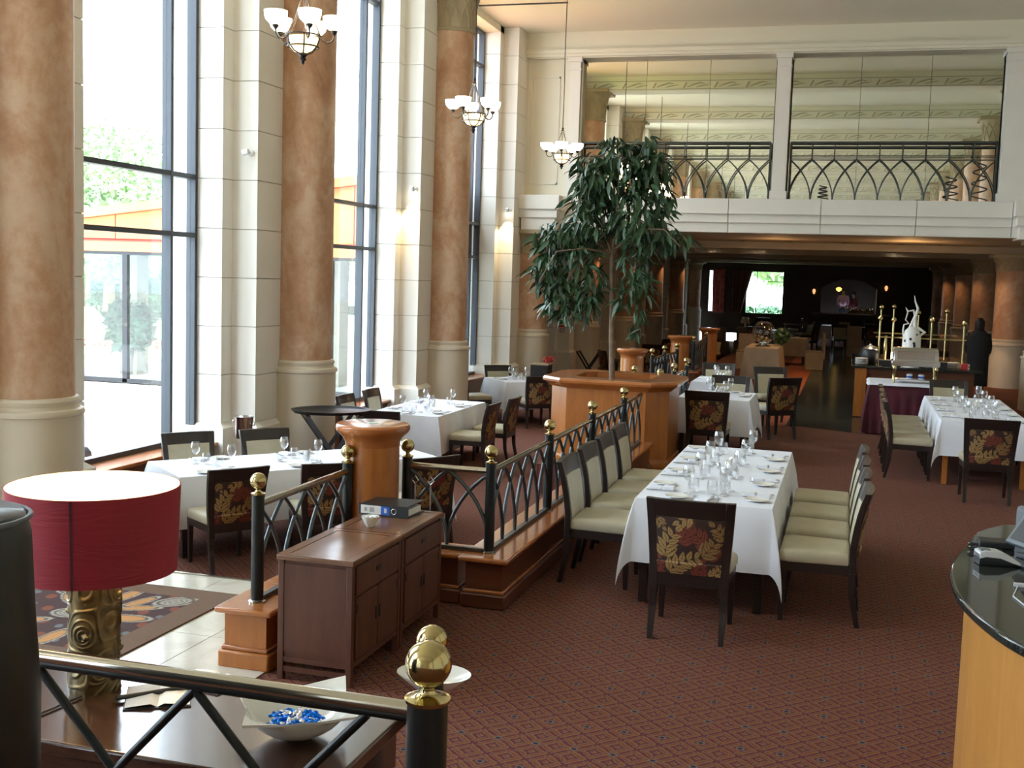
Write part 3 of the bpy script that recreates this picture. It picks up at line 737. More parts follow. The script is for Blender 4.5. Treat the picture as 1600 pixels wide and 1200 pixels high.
# ------------------------------------------------------------ dining chair
def yback(z):
    return -0.215 - (0.012 if z < 0.5 else 0) - max(0, z-0.45)*0.11 - max(0, z-0.6)**2*0.35
def bslab(s0, s1, z0, z1, f, b, ns=6, nz=4):
    """curved slab of the chair back: f, b = offsets to the front and rear of the back's middle surface"""
    def P(s, z, off):
        hw = 0.242+0.034*max(0, (z-0.35))/0.55
        return (s*hw, yback(z)-0.028*(1-s*s)*min(1, max(0, (z-0.3)/0.3))+off, z)
    mb = MB(); g = lambda off: [[P(s0+(s1-s0)*i/ns, z0+(z1-z0)*k/nz, off) for i in range(ns+1)] for k in range(nz+1)]
    A, B = g(f), g(b)
    rings = [[*A[k], *B[k][::-1]] for k in range(nz+1)]
    return mb.loft(rings)
def leaf_print():
    gold, gold2, rust, dark = (0.36, 0.22, 0.075), (0.28, 0.165, 0.055), (0.20, 0.036, 0.018), (0.034, 0.013, 0.009)
    L = []
    def frond(x, y, ang, n, ln, col, curl=0.05):
        a = ang
        for i in range(n):
            for sd in (-1, 1):
                sc = 1-0.45*i/n
                L.append((x, y, a+sd*0.85, ln*sc, ln*0.24*sc, col))
            x += cos(a)*ln*0.52; y += sin(a)*ln*0.52; a += curl
        L.append((x, y, a, ln*0.7, ln*0.2, col))
    frond(0.38, 0.55, 1.1, 4, 0.20, rust, 0.15); frond(0.72, 0.62, 2.4, 3, 0.18, rust); frond(0.66, -0.05, 1.5, 3, 0.18, rust, -0.1); frond(-0.02, -0.05, 1.3, 3, 0.18, rust); frond(0.95, 0.35, 2.6, 3, 0.18, rust)
    frond(0.13, 0.30, 1.45, 4, 0.24, gold, -0.16); frond(0.20, 0.04, 0.78, 5, 0.23, gold, -0.13)
    frond(0.70, 0.36, 0.75, 3, 0.22, gold2, 0.2); frond(1.02, 0.66, 2.1, 3, 0.18, gold2, 0.1); frond(0.52, 1.02, -2.7, 2, 0.18, gold)
    frond(0.86, -0.04, 0.9, 3, 0.16, gold); frond(0.02, 0.95, -1.0, 2, 0.14, gold2)
    def col(u, v):
        c = dark
        for (x, y, a, ln, w, cc) in L:
            dx, dy = u-x, (v-y)*0.86
            p = dx*cos(a)+dy*sin(a); q = -dx*sin(a)+dy*cos(a)
            t = p/ln
            if 0 < t < 1:
                half = w*sin(pi*min(1, t)**0.8)
                if abs(q) < half: c = cc if abs(q) > 0.10*half or t > 0.85 else dark
                elif abs(q) < half*1.12+0.004: c = dark
        return c
    return col
def print_grid(name, P, nu, nv, colf, m):
    me = bpy.data.meshes.new(name)
    vs = [P(i/nu, k/nv) for k in range(nv+1) for i in range(nu+1)]
    fs = [(k*(nu+1)+i, k*(nu+1)+i+1, (k+1)*(nu+1)+i+1, (k+1)*(nu+1)+i) for k in range(nv) for i in range(nu)]
    me.from_pydata(vs, [], fs); me.materials.append(m)
    ca = me.color_attributes.new('print', 'FLOAT_COLOR', 'POINT'); buf = []
    for k in range(nv+1):
        for i in range(nu+1): buf += list(colf(i/nu, k/nv))+[1.0]
    ca.data.foreach_set('color', buf)
    me.polygons.foreach_set('use_smooth', [True]*len(me.polygons))
    return me
def backP(u, v):
    s = -0.80+1.6*u; z = 0.425+0.365*v; hw = 0.242+0.034*max(0, (z-0.35))/0.55
    puff = 0.012*(1-(2*u-1)**4)*(1-(2*v-1)**4)
    return (s*hw, yback(z)-0.028*(1-s*s)*min(1, (z-0.3)/0.3)-0.021-puff, z)
def make_chair():
    t = thing('dining_chair', 'x', 'chair')
    for s in (-1, 1):
        a = (-1, -0.79) if s < 0 else (0.79, 1)
        bslab(a[0], a[1], 0.30, 0.905, 0.022, -0.022, 2, 8).build('back_stile', M_ESPRESSO, t, smooth=40, bevel=0.004)
    bslab(-0.80, 0.80, 0.79, 0.905, 0.020, -0.020, 8, 2).build('top_rail', M_ESPRESSO, t, smooth=40, bevel=0.004)
    bslab(-0.80, 0.80, 0.345, 0.425, 0.018, -0.018, 8, 1).build('lower_rail', M_ESPRESSO, t, smooth=40)
    bslab(-0.80, 0.80, 0.42, 0.79, 0.027, -0.012, 8, 4).build('front_pad', M_CREAMLEA, t, smooth=60)
    put('rear_pad', print_grid('rear_pad', backP, 96, 84, leaf_print(), M_FLORAL), t)
    seat = MB(); rings = []
    for (k, z) in ((0.965, 0.405), (1.0, 0.42), (1.0, 0.455), (0.985, 0.475), (0.93, 0.487), (0.75, 0.493), (0.3, 0.496)):
        ring = []
        for (x, y) in ((-0.235, -0.205), (0.235, -0.205), (0.262, 0.20), (0.245, 0.245), (-0.245, 0.245), (-0.262, 0.20)):
            ring.append((x*k, 0.01+(y-0.01)*k, z))
        rings.append(ring)
    seat.loft(rings).build('seat', M_CREAMLEA, t, bevel=0.006)
    MB().prism([(-0.232, -0.22), (0.232, -0.22), (0.250, 0.235), (-0.250, 0.235)], 0.345, 0.407).build('apron', M_ESPRESSO, t)
    for s in (-1, 1):
        x = s*0.228
        MB().loft([[(x-0.02, 0.235, 0.35), (x+0.02, 0.235, 0.35), (x+0.02, 0.19, 0.35), (x-0.02, 0.19, 0.35)], [(x-0.015, 0.235, 0), (x+0.015, 0.235, 0), (x+0.015, 0.205, 0), (x-0.015, 0.205, 0)]]).build('leg', M_ESPRESSO, t)
        x = s*0.222
        r = []
        for z, y, w in ((0.36, -0.222, 0.024), (0.2, -0.232, 0.021), (0.0, -0.275, 0.016)):
            r.append([(x-w, y-w, z), (x+w, y-w, z), (x+w, y+w, z), (x-w, y+w, z)])
        MB().loft(r).build('leg', M_ESPRESSO, t)
    return t
CHAIR = make_chair()
# (x, y, facing degrees, label, group)
CH = []
for i, y in enumerate((8.36, 9.03, 9.70, 10.36)):
    CH.append((-1.66, y, 0, 'cream leather chair on the railing side of the long central table, %s from the camera' % ORD[i], 'chairs around the long central table'))
for i, y in enumerate((8.02, 8.68, 9.32, 9.98)):
    CH.append((-0.10, y, 180, 'dark-framed cream-seated chair on the aisle side of the long central table, %s from the camera' % ORD[i], 'chairs around the long central table'))
CH.append((-0.86, 7.34, 90, 'dining chair with gold leaf fabric back at the near end of the central table', 'chairs around the long central table'))
CH += [(-1.60, 14.50, 90, 'dining chair with leaf fabric back before the small table behind the planter', 'chairs around the small tables behind the planter'),
       (-1.56, 16.52, -90, 'chair with cream front facing the camera between the two small tables', 'chairs around the small tables behind the planter'),
       (-0.98, 17.22, 128, 'dark-backed chair turned away at the aisle corner of the second small table', 'chairs around the small tables behind the planter'),
       (-1.05, 18.75, -70, 'bluish-lit chair seen past the dark-backed chair by the aisle', 'chairs around the small tables behind the planter'),
       (-2.0, 19.05, -90, 'far chair facing the camera beyond the second small table', 'chairs around the small tables behind the planter')]
CH.append((1.52, 13.22, 90, 'dining chair with gold leaf fabric back at the near end of the right-hand table', 'chairs around the right-hand table'))
for i, y in enumerate((14.45, 15.15, 15.85, 16.55)):
    CH.append((0.80, y, 0, 'cream-seated chair along the aisle side of the right-hand table, %s from the camera' % ORD[i], 'chairs around the right-hand table'))
    CH.append((2.44, y, 180, 'chair on the far side of the right-hand table, %s from the camera' % ORD[i], 'chairs around the right-hand table'))
CH.append((1.50, 17.85, -90, 'cream-backed chair at the far end of the right-hand table', 'chairs around the right-hand table'))
LOWCH = [(-5.13, 8.85, 143, 'leaf-backed chair just behind the first railing post, near side of the angled table', 'chairs around the angled table by the lamp'),
       (-4.50, 9.48, 131, 'leaf-backed chair behind the first railing panel, left of the round pedestal', 'chairs around the angled table by the lamp'),
       (-3.85, 10.18, 146, 'leaf-backed chair behind the short cross railing, right of the round pedestal', 'chairs around the angled table by the lamp'),
       (-6.19, 10.12, -40, 'cream-fronted chair by the window beyond the angled table, nearest the red lamp', 'chairs around the angled table by the lamp'),
       (-5.64, 10.72, -40, 'cream-fronted chair beyond the angled table, beside the ice bucket', 'chairs around the angled table by the lamp'),
       (-4.74, 14.58, 180, 'leaf-backed chair on the right of the middle left table, nearer the camera', 'chairs around the middle left table'),
       (-4.70, 15.46, 180, 'leaf-backed chair on the right of the middle left table, farther one', 'chairs around the middle left table'),
       (-6.27, 14.48, 0, 'chair at the window side of the middle left table, nearer the camera', 'chairs around the middle left table'),
       (-6.27, 15.38, 0, 'chair at the window side of the middle left table, farther one', 'chairs around the middle left table'),
       (-5.45, 13.33, 90, 'dark-topped chair behind the round pedestal at the middle left table', 'chairs around the middle left table'),
       (-5.13, 19.20, 127, 'leaf-backed chair at the small table beside the third window, nearest the planter', 'chairs around the small window table'),
       (-6.13, 20.61, -52, 'cream-fronted chair beyond the small table beside the third window', 'chairs around the small window table'),
       (-6.27, 19.34, 40, 'chair on the window side of the small table beside the third window', 'chairs around the small window table')]
for x, y, a, lb, gr in LOWCH:
    place(CHAIR, (x, y, SUNK), radians(a-90), lb, gr)
for x, y, a, lb, gr in CH:
    place(CHAIR, (x, y, 0), radians(a-90), lb, gr)

# ------------------------------------------------------------ tables and cloths
def make_table(w, l, loc, rz, label, wood=M_ESPRESSO, group=None, h=0.735):
    t = thing('dining_table', label, 'table', loc, rz, group)
    MB().box(-w/2+0.02, -l/2+0.02, h-0.03, w/2-0.02, l/2-0.02, h).build('table_top', wood, t)
    for sx in (-1, 1):
        for sy in (-1, 1):
            x, y = sx*(w/2-0.07), sy*(l/2-0.07)
            MB().box(x-0.028, y-0.028, 0, x+0.028, y+0.028, h-0.03).build('leg', wood, t)
    return t
def make_cloth(w, l, drop, loc, rz, label, m=M_LINEN, seed=1, z=0.742, name='tablecloth', pleat=0.0, group=None, push=0.15):
    rnd = random.Random(seed); mb = MB(); W, Ld = w/2, l/2
    per = []                                       # (x, y, nx, ny, D, corner)
    def side(x0, y0, x1, y1, nx, ny):
        L = hypot(x1-x0, y1-y0); n = max(6, int(L/0.045))
        ph = rnd.uniform(0, 6)
        for i in range(1, n):
            t = i/n
            wv = (sin(t*L*9+ph)*0.55+sin(t*L*21+ph*2)*0.25)*min(1, 4*t*(1-t)*1.6)
            if pleat: wv = sin(t*L*2*pi/pleat)*1.1
            per.append((x0+(x1-x0)*t, y0+(y1-y0)*t, nx, ny, drop*(1+0.0*wv), 0.0, wv))
    def corner(x, y, a):
        for i in range(0, 13):
            th = radians(90)*i/12; ang = a+th
            per.append((x, y, cos(ang), sin(ang), drop/max(cos(th), sin(th)), sin(2*th)**1.5, 0.0))
    side(-W, -Ld, W, -Ld, 0, -1); corner(W, -Ld, -pi/2)
    side(W, -Ld, W, Ld, 1, 0); corner(W, Ld, 0)
    side(W, Ld, -W, Ld, 0, 1); corner(-W, Ld, pi/2)
    side(-W, Ld, -W, -Ld, -1, 0); corner(-W, -Ld, pi)
    K = 9; rings = []
    dg = 1/sqrt(2)
    inner = [(x*0.98, y*0.98, z) for x, y, *_ in per]
    rings.append(inner)
    for k in range(K+1):
        t = k/K; ring = []
        for (x, y, nx, ny, D, cn, wv) in per:
            if k == 0: ring.append((x, y, z)); continue
            D = min(D, z-0.012) if D > z-0.012 else D
            out = 0.006+0.014*min(1, t*4) + wv*0.022*t + 0.02*t
            px, py = x+nx*out, y+ny*out
            if cn:
                sx, sy = (1 if x > 0 else -1)*dg, (1 if y > 0 else -1)*dg
                q_ = cn*push*t*D*(1+0.35*sin(t*3)); px += sx*q_; py += sy*q_
            ring.append((px, py, z-D*t*(1-0.02*cn)))
        rings.append(ring)
    n = len(per)
    mb.loft(rings, cap=False)
    nx, ny = 10, max(10, int(10*l/w)); iw, il = W*0.985, Ld*0.985
    rw = random.Random(seed+50)
    mb.add([(-iw+2*iw*i/nx, -il+2*il*j/ny, z+0.0006+(rw.uniform(0, 0.0012) if 0 < i < nx and 0 < j < ny else 0)) for j in range(ny+1) for i in range(nx+1)],
           [(j*(nx+1)+i, j*(nx+1)+i+1, (j+1)*(nx+1)+i+1, (j+1)*(nx+1)+i) for j in range(ny) for i in range(nx)])
    o = mb.build(name, m, smooth=42, loc=loc); o.rotation_euler = (0, 0, rz)
    tag(o, label, 'tablecloth' if name == 'tablecloth' else 'cloth', group)
    return o
TABLES = {
 'C': dict(w=0.93, l=2.78, x=-0.875, y=9.20, rz=0, drop=0.44, name='long central table'),
 'R': dict(w=0.98, l=3.15, x=1.60, y=15.60, rz=0, drop=0.40, name='right-hand table'),
 'A': dict(w=0.95, l=2.7, x=-5.06, y=10.16, rz=50-90, drop=0.46, dz=SUNK, name='angled lamp-side table'),
 'M': dict(w=0.98, l=2.02, x=-5.52, y=15.03, rz=0, drop=0.50, dz=SUNK, name='middle left table'),
 'S': dict(w=1.0, l=1.0, x=-5.59, y=19.93, rz=40, drop=0.48, dz=SUNK, name='small window table'),
 'P': dict(w=0.92, l=1.15, x=-1.60, y=15.48, rz=0, drop=0.46, name='first planter-side table'),
 'Q': dict(w=0.80, l=1.15, x=-1.80, y=17.90, rz=0, drop=0.46, name='second planter-side table'),
}
for k, t in TABLES.items():
    make_table(t['w'], t['l'], (t['x'], t['y'], t.get('dz', 0)), radians(t['rz']), 'dining table under the white cloth, the '+t['name'], M_ORWOOD if k == 'R' else M_ESPRESSO)
    make_cloth(t['w'], t['l'], t['drop'], (t['x'], t['y'], t.get('dz', 0)), radians(t['rz']), 'white linen cloth draped over the '+t['name'], seed=ord(k))
    if k == 'R': pass

# ------------------------------------------------------------ table ware
ZT = 0.747
GLASS = MB().lathe([(0.001, 0.0), (0.036, 0.0), (0.034, 0.004), (0.006, 0.010), (0.0045, 0.05), (0.005, 0.088), (0.020, 0.098), (0.036, 0.118), (0.043, 0.145), (0.041, 0.175), (0.034, 0.208), (0.0325, 0.208), (0.039, 0.175), (0.041, 0.146), (0.034, 0.121), (0.018, 0.102), (0.001, 0.098)], 18, cap=False).build('wine_glass', M_GLASS, smooth=50)
TUMB = MB().lathe([(0.001, 0.0), (0.026, 0.0), (0.036, 0.02), (0.041, 0.045), (0.038, 0.075), (0.033, 0.10), (0.0315, 0.10), (0.036, 0.075), (0.039, 0.046), (0.034, 0.023), (0.001, 0.006)], 18, cap=False).build('tumbler', M_GLASS, smooth=50)
PLATE = MB().lathe([(0.001, 0.0), (0.045, 0.0), (0.052, 0.004), (0.080, 0.011), (0.085, 0.013), (0.084, 0.016), (0.055, 0.009), (0.045, 0.006), (0.001, 0.006)], 28, cap=False).build('side_plate', M_CHINA, smooth=50)
nk = MB()
for (a, b, hgt) in ((-0.10, 0.012, 0.016), (0.0, 0.10, 0.026)):
    pr = [(0.0, 0.002), (0.25, 0.5), (0.6, 0.95), (1.0, 1.0)]
    nk.loft([[(a+0.004, -0.045, 0.0), (a+0.004, -0.046, hgt*0.5), (a+0.012, -0.043, hgt), (a+0.012, 0.043, hgt), (a+0.004, 0.046, hgt*0.5), (a+0.004, 0.045, 0)],
             [(b-0.012, -0.045, 0.0), (b-0.006, -0.046, hgt*0.5), (b-0.014, -0.043, hgt*0.92), (b-0.014, 0.043, hgt*0.92), (b-0.006, 0.046, hgt*0.5), (b-0.012, 0.045, 0)]])
NAPKIN = nk.build('napkin', M_LINEN, bevel=0.004)
fk = MB().tube([(-0.10, 0, 0.004), (-0.03, 0, 0.004), (0.02, 0, 0.006), (0.045, 0, 0.004)], [0.006, 0.004, 0.004, 0.009], 6, flat=0.35)
for q in (-1.5, -0.5, 0.5, 1.5): fk.tube([(0.045, q*0.005, 0.004), (0.07, q*0.0055, 0.006), (0.095, q*0.0055, 0.009)], [0.0022, 0.0020, 0.001], 4)
FORK = fk.build('fork', M_CUTLERY, smooth=50)
KNIFE = MB().tube([(-0.11, 0, 0.004), (-0.03, 0, 0.004), (-0.01, 0, 0.004)], [0.007, 0.006, 0.004], 6, flat=0.5).tube([(-0.01, 0.0, 0.003), (0.05, 0.002, 0.003), (0.10, 0.003, 0.003), (0.115, 0.0, 0.003)], [0.007, 0.009, 0.008, 0.001], 6, flat=0.2).build('knife', M_CUTLERY, smooth=50)
vz = MB(); rings = []
for z, r in ((0, 0.026), (0.004, 0.028), (0.085, 0.030), (0.092, 0.029)):
    rings.append([(r*cos(2*pi*i/20), r*sin(2*pi*i/20), z+(0.018*cos(2*pi*i/20) if z > 0.08 else 0)) for i in range(20)])
rings.append([(0.022*cos(2*pi*i/20), 0.022*sin(2*pi*i/20), 0.085+0.014*cos(2*pi*i/20)) for i in range(20)])
rings.append([(0.022*cos(2*pi*i/20), 0.022*sin(2*pi*i/20), 0.02) for i in range(20)])
VASE = vz.loft(rings).build('bud_vase', M_CHINA, smooth=40)
SALT = MB().lathe([(0.014, 0), (0.016, 0.01), (0.014, 0.04), (0.008, 0.05), (0.001, 0.052)], 12, cap=False).build('salt_shaker', M_STEEL, smooth=50)
CANDLE = thing('tealight_holder', 'x', 'candle')
MB().lathe([(0.001, 0), (0.03, 0), (0.034, 0.02), (0.034, 0.055), (0.032, 0.055), (0.031, 0.01), (0.001, 0.01)], 16, cap=False).build('cup', M_GLASS, CANDLE, smooth=50)
MB().lathe([(0.019, 0.011), (0.019, 0.026), (0.002, 0.027)], 12).build('wax', M_PAPER, CANDLE, smooth=50)
CAT = {'wine_glass': 'glass', 'tumbler': 'glass', 'side_plate': 'plate', 'napkin': 'napkin', 'fork': 'fork', 'knife': 'knife', 'bud_vase': 'vase', 'salt_shaker': 'salt shaker', 'tealight_holder': 'candle'}
DESC = {'wine_glass': 'clear stemmed wine glass', 'tumbler': 'clear rounded tumbler', 'side_plate': 'small white side plate', 'napkin': 'folded white napkin', 'fork': 'steel fork', 'knife': 'steel knife', 'bud_vase': 'white slant-topped bud vase', 'salt_shaker': 'small salt shaker', 'tealight_holder': 'glass tealight holder'}
def item(proto, T, lx, ly, rz=0, where=None, dz=0.0, tilt=None):
    a = radians(T['rz']); x = T['x']+lx*cos(a)-ly*sin(a); y = T['y']+lx*sin(a)+ly*cos(a)
    k = proto['kindname'] if 'kindname' in proto else proto.name.split('.')[0]
    o = place(proto, (x, y, ZT+dz+T.get('dz', 0)), a+rz, '%s %s' % (DESC[k], where), '%ss on the %s' % (DESC[k], T['name']))
    o['category'] = CAT[k]
    return o
for o in (GLASS, TUMB, PLATE, NAPKIN, FORK, KNIFE, VASE, SALT, CANDLE): o['category'] = 'x'
RND = random.Random(4)
def setting(T, px, py, ang, where, rich=True):
    """a place laid at table point (px, py); the diner looks along ang"""
    dx, dy = cos(ang), sin(ang); rx, ry = dy, -dx        # right hand of the diner
    def at(f, r): return px+dx*f+rx*r, py+dy*f+ry*r
    j = lambda s=0.006: RND.uniform(-s, s)
    x, y = at(0.13, 0.0); item(NAPKIN, T, x+j(), y+j(), ang+pi/2*0+j(0.06)*3, where)
    x, y = at(0.12, -0.19); item(PLATE, T, x+j(), y+j(), 0, where)
    x, y = at(0.13, -0.085); item(FORK, T, x+j(), y+j(), ang+j(0.05), where)
    x, y = at(0.13, 0.085); item(KNIFE, T, x+j(), y+j(), ang+j(0.05), where)
    x, y = at(0.33, 0.12); item(GLASS, T, x+j(), y+j(), 0, where)
    if rich:
        x, y = at(0.36, 0.02); item(TUMB, T, x+j(), y+j(), 0, where)
def lay(key, ys, sides=(-1, 1), ends=(), names=('railing', 'aisle')):
    T = TABLES[key]; W = T['w']/2; H = T['l']/2
    for s in sides:
        for i, y in enumerate(ys):
            setting(T, s*W, y, 0 if s < 0 else pi, 'at the %s %s-side place of the %s' % (ORD[i], names[0] if s < 0 else names[1], T['name']))
    for e in ends:
        setting(T, 0, e*H, pi/2 if e < 0 else -pi/2, 'at the %s end of the %s' % ('near' if e < 0 else 'far', T['name']))
    item(VASE, T, 0.03, 0.06, 0.5, 'in the middle of the %s' % T['name'])
    item(SALT, T, -0.05, 0.10, 0, 'beside the vase of the %s' % T['name'])
    item(CANDLE, T, 0.02, -0.22 if H > 0.6 else -0.1, 0, 'near the middle of the %s' % T['name'])
lay('C', (-0.98, -0.33, 0.32, 0.97), ends=(-1,))
lay('R', (-1.15, -0.45, 0.25, 0.95), ends=(-1,), names=('aisle', 'wall'))
lay('A', (-0.88, 0.0, 0.88), names=('window', 'railing'))
lay('M', (-0.50, 0.40), ends=(-1,), names=('window', 'inner'))
lay('S', (0.0,), ends=(1,), names=('window', 'inner'))
lay('P', (0.15,), ends=(-1, 1), names=('railing', 'aisle'))
lay('Q', (0.0,), ends=(1,), names=('railing', 'aisle'))
# ------------------------------------------------------------ wood dividers with gothic railings
def divider(name, label, x0, y0, x1, y1, h=0.35, cap=True, wood=M_REDWOOD, capw=M_ORTOP):
    t = thing(name, label, 'divider', (0, 0, 0))
    MB().box(x0+0.03, y0+0.03, 0, x1-0.03, y1-0.03, h-0.03).build('panel', wood, t)
    MB().box(x0, y0, 0, x1, y1, 0.10).build('skirting', wood, t, bevel=0.012)
    m = MB().box(x0-0.015, y0-0.015, h-0.035, x1+0.015, y1+0.015, h)
    m.build('cap', capw, t, bevel=0.012)
    MB().box(x0+0.015, y0+0.015, 0.10, x1-0.015, y1-0.015, 0.125).build('moulding', capw, t, bevel=0.008)
    return t
d0 = divider('low_divider', 'orange wooden end block and low divider under the first railing, left of the brown cabinet', -3.30, 5.62, -2.98, 7.00, wood=M_ORWOOD)
divider('low_divider', 'low mahogany divider running toward the planter beside the central chairs', -2.42, 7.26, -2.10, 13.3)
divider('low_divider', 'short low divider crossing between pedestal and corner post', -2.93, 7.30, -2.43, 7.58)
divider('low_divider', 'low divider behind the planter beside the small tables', -2.50, 14.85, -2.20, 17.6)
divider('low_divider', 'low divider farther back, left of the second small table', -3.22, 19.2, -2.94, 22.4)
divider('low_divider', 'dim low divider deep in the low room', -3.22, 24.2, -2.94, 27.0)

def ball_post(parent, x, y, z0, z1, r=0.036, br=0.047, mat_=None):
    p = MB().lathe([(r, z0), (r, z1)], 20, (x, y, 0)).build('post', mat_ or M_POST, parent, smooth=40)
    MB().lathe([(r+0.014, z0), (r+0.014, z0+0.008), (r+0.002, z0+0.012), (r+0.001, z0+0.014)], 20, (x, y, 0)).build('base_ring', M_RAILTOP, p, smooth=40)
    k = br/0.047
    MB().lathe([(r+0.002, z1), (r+0.006, z1+0.004), (r+0.006, z1+0.009*k), (r*0.7, z1+0.012*k), (0.016*k, z1+0.020*k), (0.013*k, z1+0.030*k), (0.018*k, z1+0.036*k)] +
               [(br*sin(a), z1+0.078*k-br*cos(a)) for a in [pi*(0.14+0.86*i/14) for i in range(15)]], 24, (x, y, 0), cap=False).build('ball_finial', M_BRASS, p, smooth=70)
    return p
def run(label, p0, p1, n, z0=0.35, z1=0.97, posts=(1, 1), r=0.0135, hr=0.022, name='brass_ball_railing', post_r=0.036, topz=None):
    t = thing(name, label, 'railing', (0, 0, 0))
    topz = topz or z1-0.055
    a = Vector(p0+(0,)); b = Vector(p1+(0,))
    zb = z0+0.03
    gothic(t, a, b, zb, topz-0.01, n, r, M_BAR)
    MB().tube([(a.x, a.y, topz), (b.x, b.y, topz)], hr, 10).build('handrail', M_RAILTOP, t, smooth=60)
    d = (b-a).normalized(); nn = Vector((-d.y, d.x, 0))*0.018
    q = [a+nn, b+nn, b-nn, a-nn]
    MB().prism([(v.x, v.y) for v in q], z0+0.002, z0+0.026).build('bottom_bar', M_BAR, t)
    for f, p in zip(posts, (p0, p1)):
        if f: ball_post(t, p[0], p[1], z0, z1, post_r)
    return t
PX = {0: (-3.14, 5.78), 1: (-3.14, 7.0), 2: (-2.88, 7.42), 3: (-2.27, 7.42), 4: (-2.265, 9.0), 5: (-2.26, 10.6), 6: (-2.25, 12.15), 7: (-2.25, 13.25)}
run('gothic arch railing with brass balls left of the brown cabinet, first from the camera', PX[0], PX[1], 4)
run('short cross railing of pointed arches right of the round pedestal', PX[2], PX[3], 2, posts=(1, 1))
run('first gothic railing section along the central table, from the corner post', PX[3], PX[4], 5, posts=(0, 1))
run('second gothic railing section along the central table', PX[4], PX[5], 5, posts=(0, 1))
run('third gothic railing section along the central table, nearest the planter', PX[5], PX[6], 5, posts=(0, 1))
run('last short railing section running into the planter', PX[6], PX[7], 3, posts=(0, 0))
run('railing section just behind the planter by the first small table', (-2.30, 14.94), (-2.30, 16.2), 4)
run('railing section beside the second small table', (-2.30, 16.2), (-2.29, 17.4), 4, posts=(0, 1))
run('short dim cross railing behind the planter', (-2.70, 15.3), (-2.30, 15.3), 1, posts=(1, 0))
run('railing section beyond the second round pedestal, nearer part', (-3.13, 19.35), (-3.09, 20.45), 4)
run('railing section beyond the second round pedestal, farther part', (-3.09, 20.45), (-3.0, 21.4), 4, posts=(0, 1))
run('dim railing section in the low room beyond the third pedestal', (-3.08, 24.4), (-3.08, 26.6), 6)

def pedestal(x, y, label, h=1.16):
    t = thing('round_pedestal', label, 'pedestal', (x, y, 0))
    MB().lathe([(0.215, 0), (0.215, 0.09), (0.205, 0.10), (0.185, 0.115), (0.183, 0.13), (0.183, h-0.15)], 36).build('drum', M_ORWOOD, t, smooth=35)
    MB().lathe([(0.183, h-0.15), (0.187, h-0.12), (0.205, h-0.09), (0.235, h-0.06), (0.245, h-0.05), (0.252, h-0.035), (0.252, h-0.015), (0.243, h-0.003), (0.235, h)], 36).build('rim', M_ORTOP, t, smooth=35)
    MB().lathe([(0.036, h), (0.036, h+0.002)], 20).build('drain_disc', mat('pale_green_disc%d' % int(y), (0.35, 0.62, 0.42), 0.3), t)
    return t
pedestal(-3.05, 7.20, 'round cherry-wood pedestal with flared rim behind the brown cabinet', h=1.22)
pedestal(-3.22, 17.95, 'round cherry-wood pedestal just behind the tree planter')
pedestal(-3.17, 22.95, 'round cherry-wood pedestal at the edge of the low room')
pedestal(-3.10, 27.4, 'dim round pedestal deepest in the low room')

# planter with tree
pl = thing('tree_planter', 'large chamfered cherry-wood planter with a bullnosed rim, holding the tall tree', 'planter', (-2.70, 14.05, 0))
def octo(w, d, c): return [(-w+c, -d), (w-c, -d), (w, -d+c), (w, d-c), (w-c, d), (-w+c, d), (-w, d-c), (-w, -d+c)]
MB().prism(octo(0.72, 0.66, 0.24), 0.10, 0.97).build('body', M_ORWOOD, pl)
MB().prism(octo(0.75, 0.69, 0.25), 0, 0.11).build('skirting', M_ORWOOD, pl, bevel=0.01)
rim = MB()
o0, o1, i1 = octo(0.74, 0.68, 0.24), octo(0.82, 0.76, 0.27), octo(0.46, 0.42, 0.12)
rim.loft([[(x, y, 0.93) for x, y in o0], [(x*1.04, y*1.04, 0.96) for x, y in o0], [(x, y, 0.995) for x, y in o1], [(x*1.005, y*1.005, 1.02) for x, y in o1], [(x*0.985, y*0.985, 1.048) for x, y in o1], [(x*0.96, y*0.96, 1.05) for x, y in o1], [(x, y, 1.05) for x, y in i1], [(x, y, 0.96) for x, y in i1]], cap=False)
rim.build('rim', M_ORTOP, pl)
st_ = MB().prism(octo(0.47, 0.43, 0.12), 0.96, 0.975).build('pebble_bed', M_SOIL, pl)
tr = thing('weeping_fig_tree', 'tall indoor tree with a slim bare trunk and drooping dark green leaves in the planter', 'tree', (-2.70, 14.05, 0.975))
def tp(x, z, y=0.0): return (x+2.70, y, z-0.975)
MB().tube([tp(-2.76, 0.97), tp(-2.79, 1.5), tp(-2.81, 2.1), tp(-2.83, 2.55)], [0.036, 0.032, 0.028, 0.026], 10).build('trunk', M_BARK, tr, smooth=60)
rt = random.Random(11)
limbs = [[(-2.83, 2.5, 0), (-3.05, 2.75, 0.05), (-3.35, 2.95, 0.1), (-3.62, 2.80, 0.1), (-3.70, 2.5, 0.1)],
         [(-2.83, 2.55, 0), (-2.95, 2.9, -0.1), (-3.15, 3.2, -0.15), (-3.35, 3.05, -0.2)],
         [(-2.82, 2.5, 0), (-2.68, 2.85, 0.1), (-2.50, 3.15, 0.15), (-2.30, 3.0, 0.2)],
         [(-2.82, 2.55, 0), (-2.78, 3.1, -0.05), (-2.75, 3.6, -0.1), (-2.68, 3.98, -0.1)],
         [(-2.80, 2.6, 0), (-2.45, 2.85, -0.2), (-2.15, 2.85, -0.3), (-1.95, 2.65, -0.3)],
         [(-2.78, 2.9, 0), (-3.0, 3.35, 0.2), (-3.1, 3.7, 0.3)], [(-2.77, 3.1, 0), (-2.5, 3.5, 0.2), (-2.35, 3.75, 0.3)],
         [(-2.83, 2.55, 0), (-3.1, 2.6, -0.3), (-3.4, 2.55, -0.5), (-3.6, 2.2, -0.5)]]
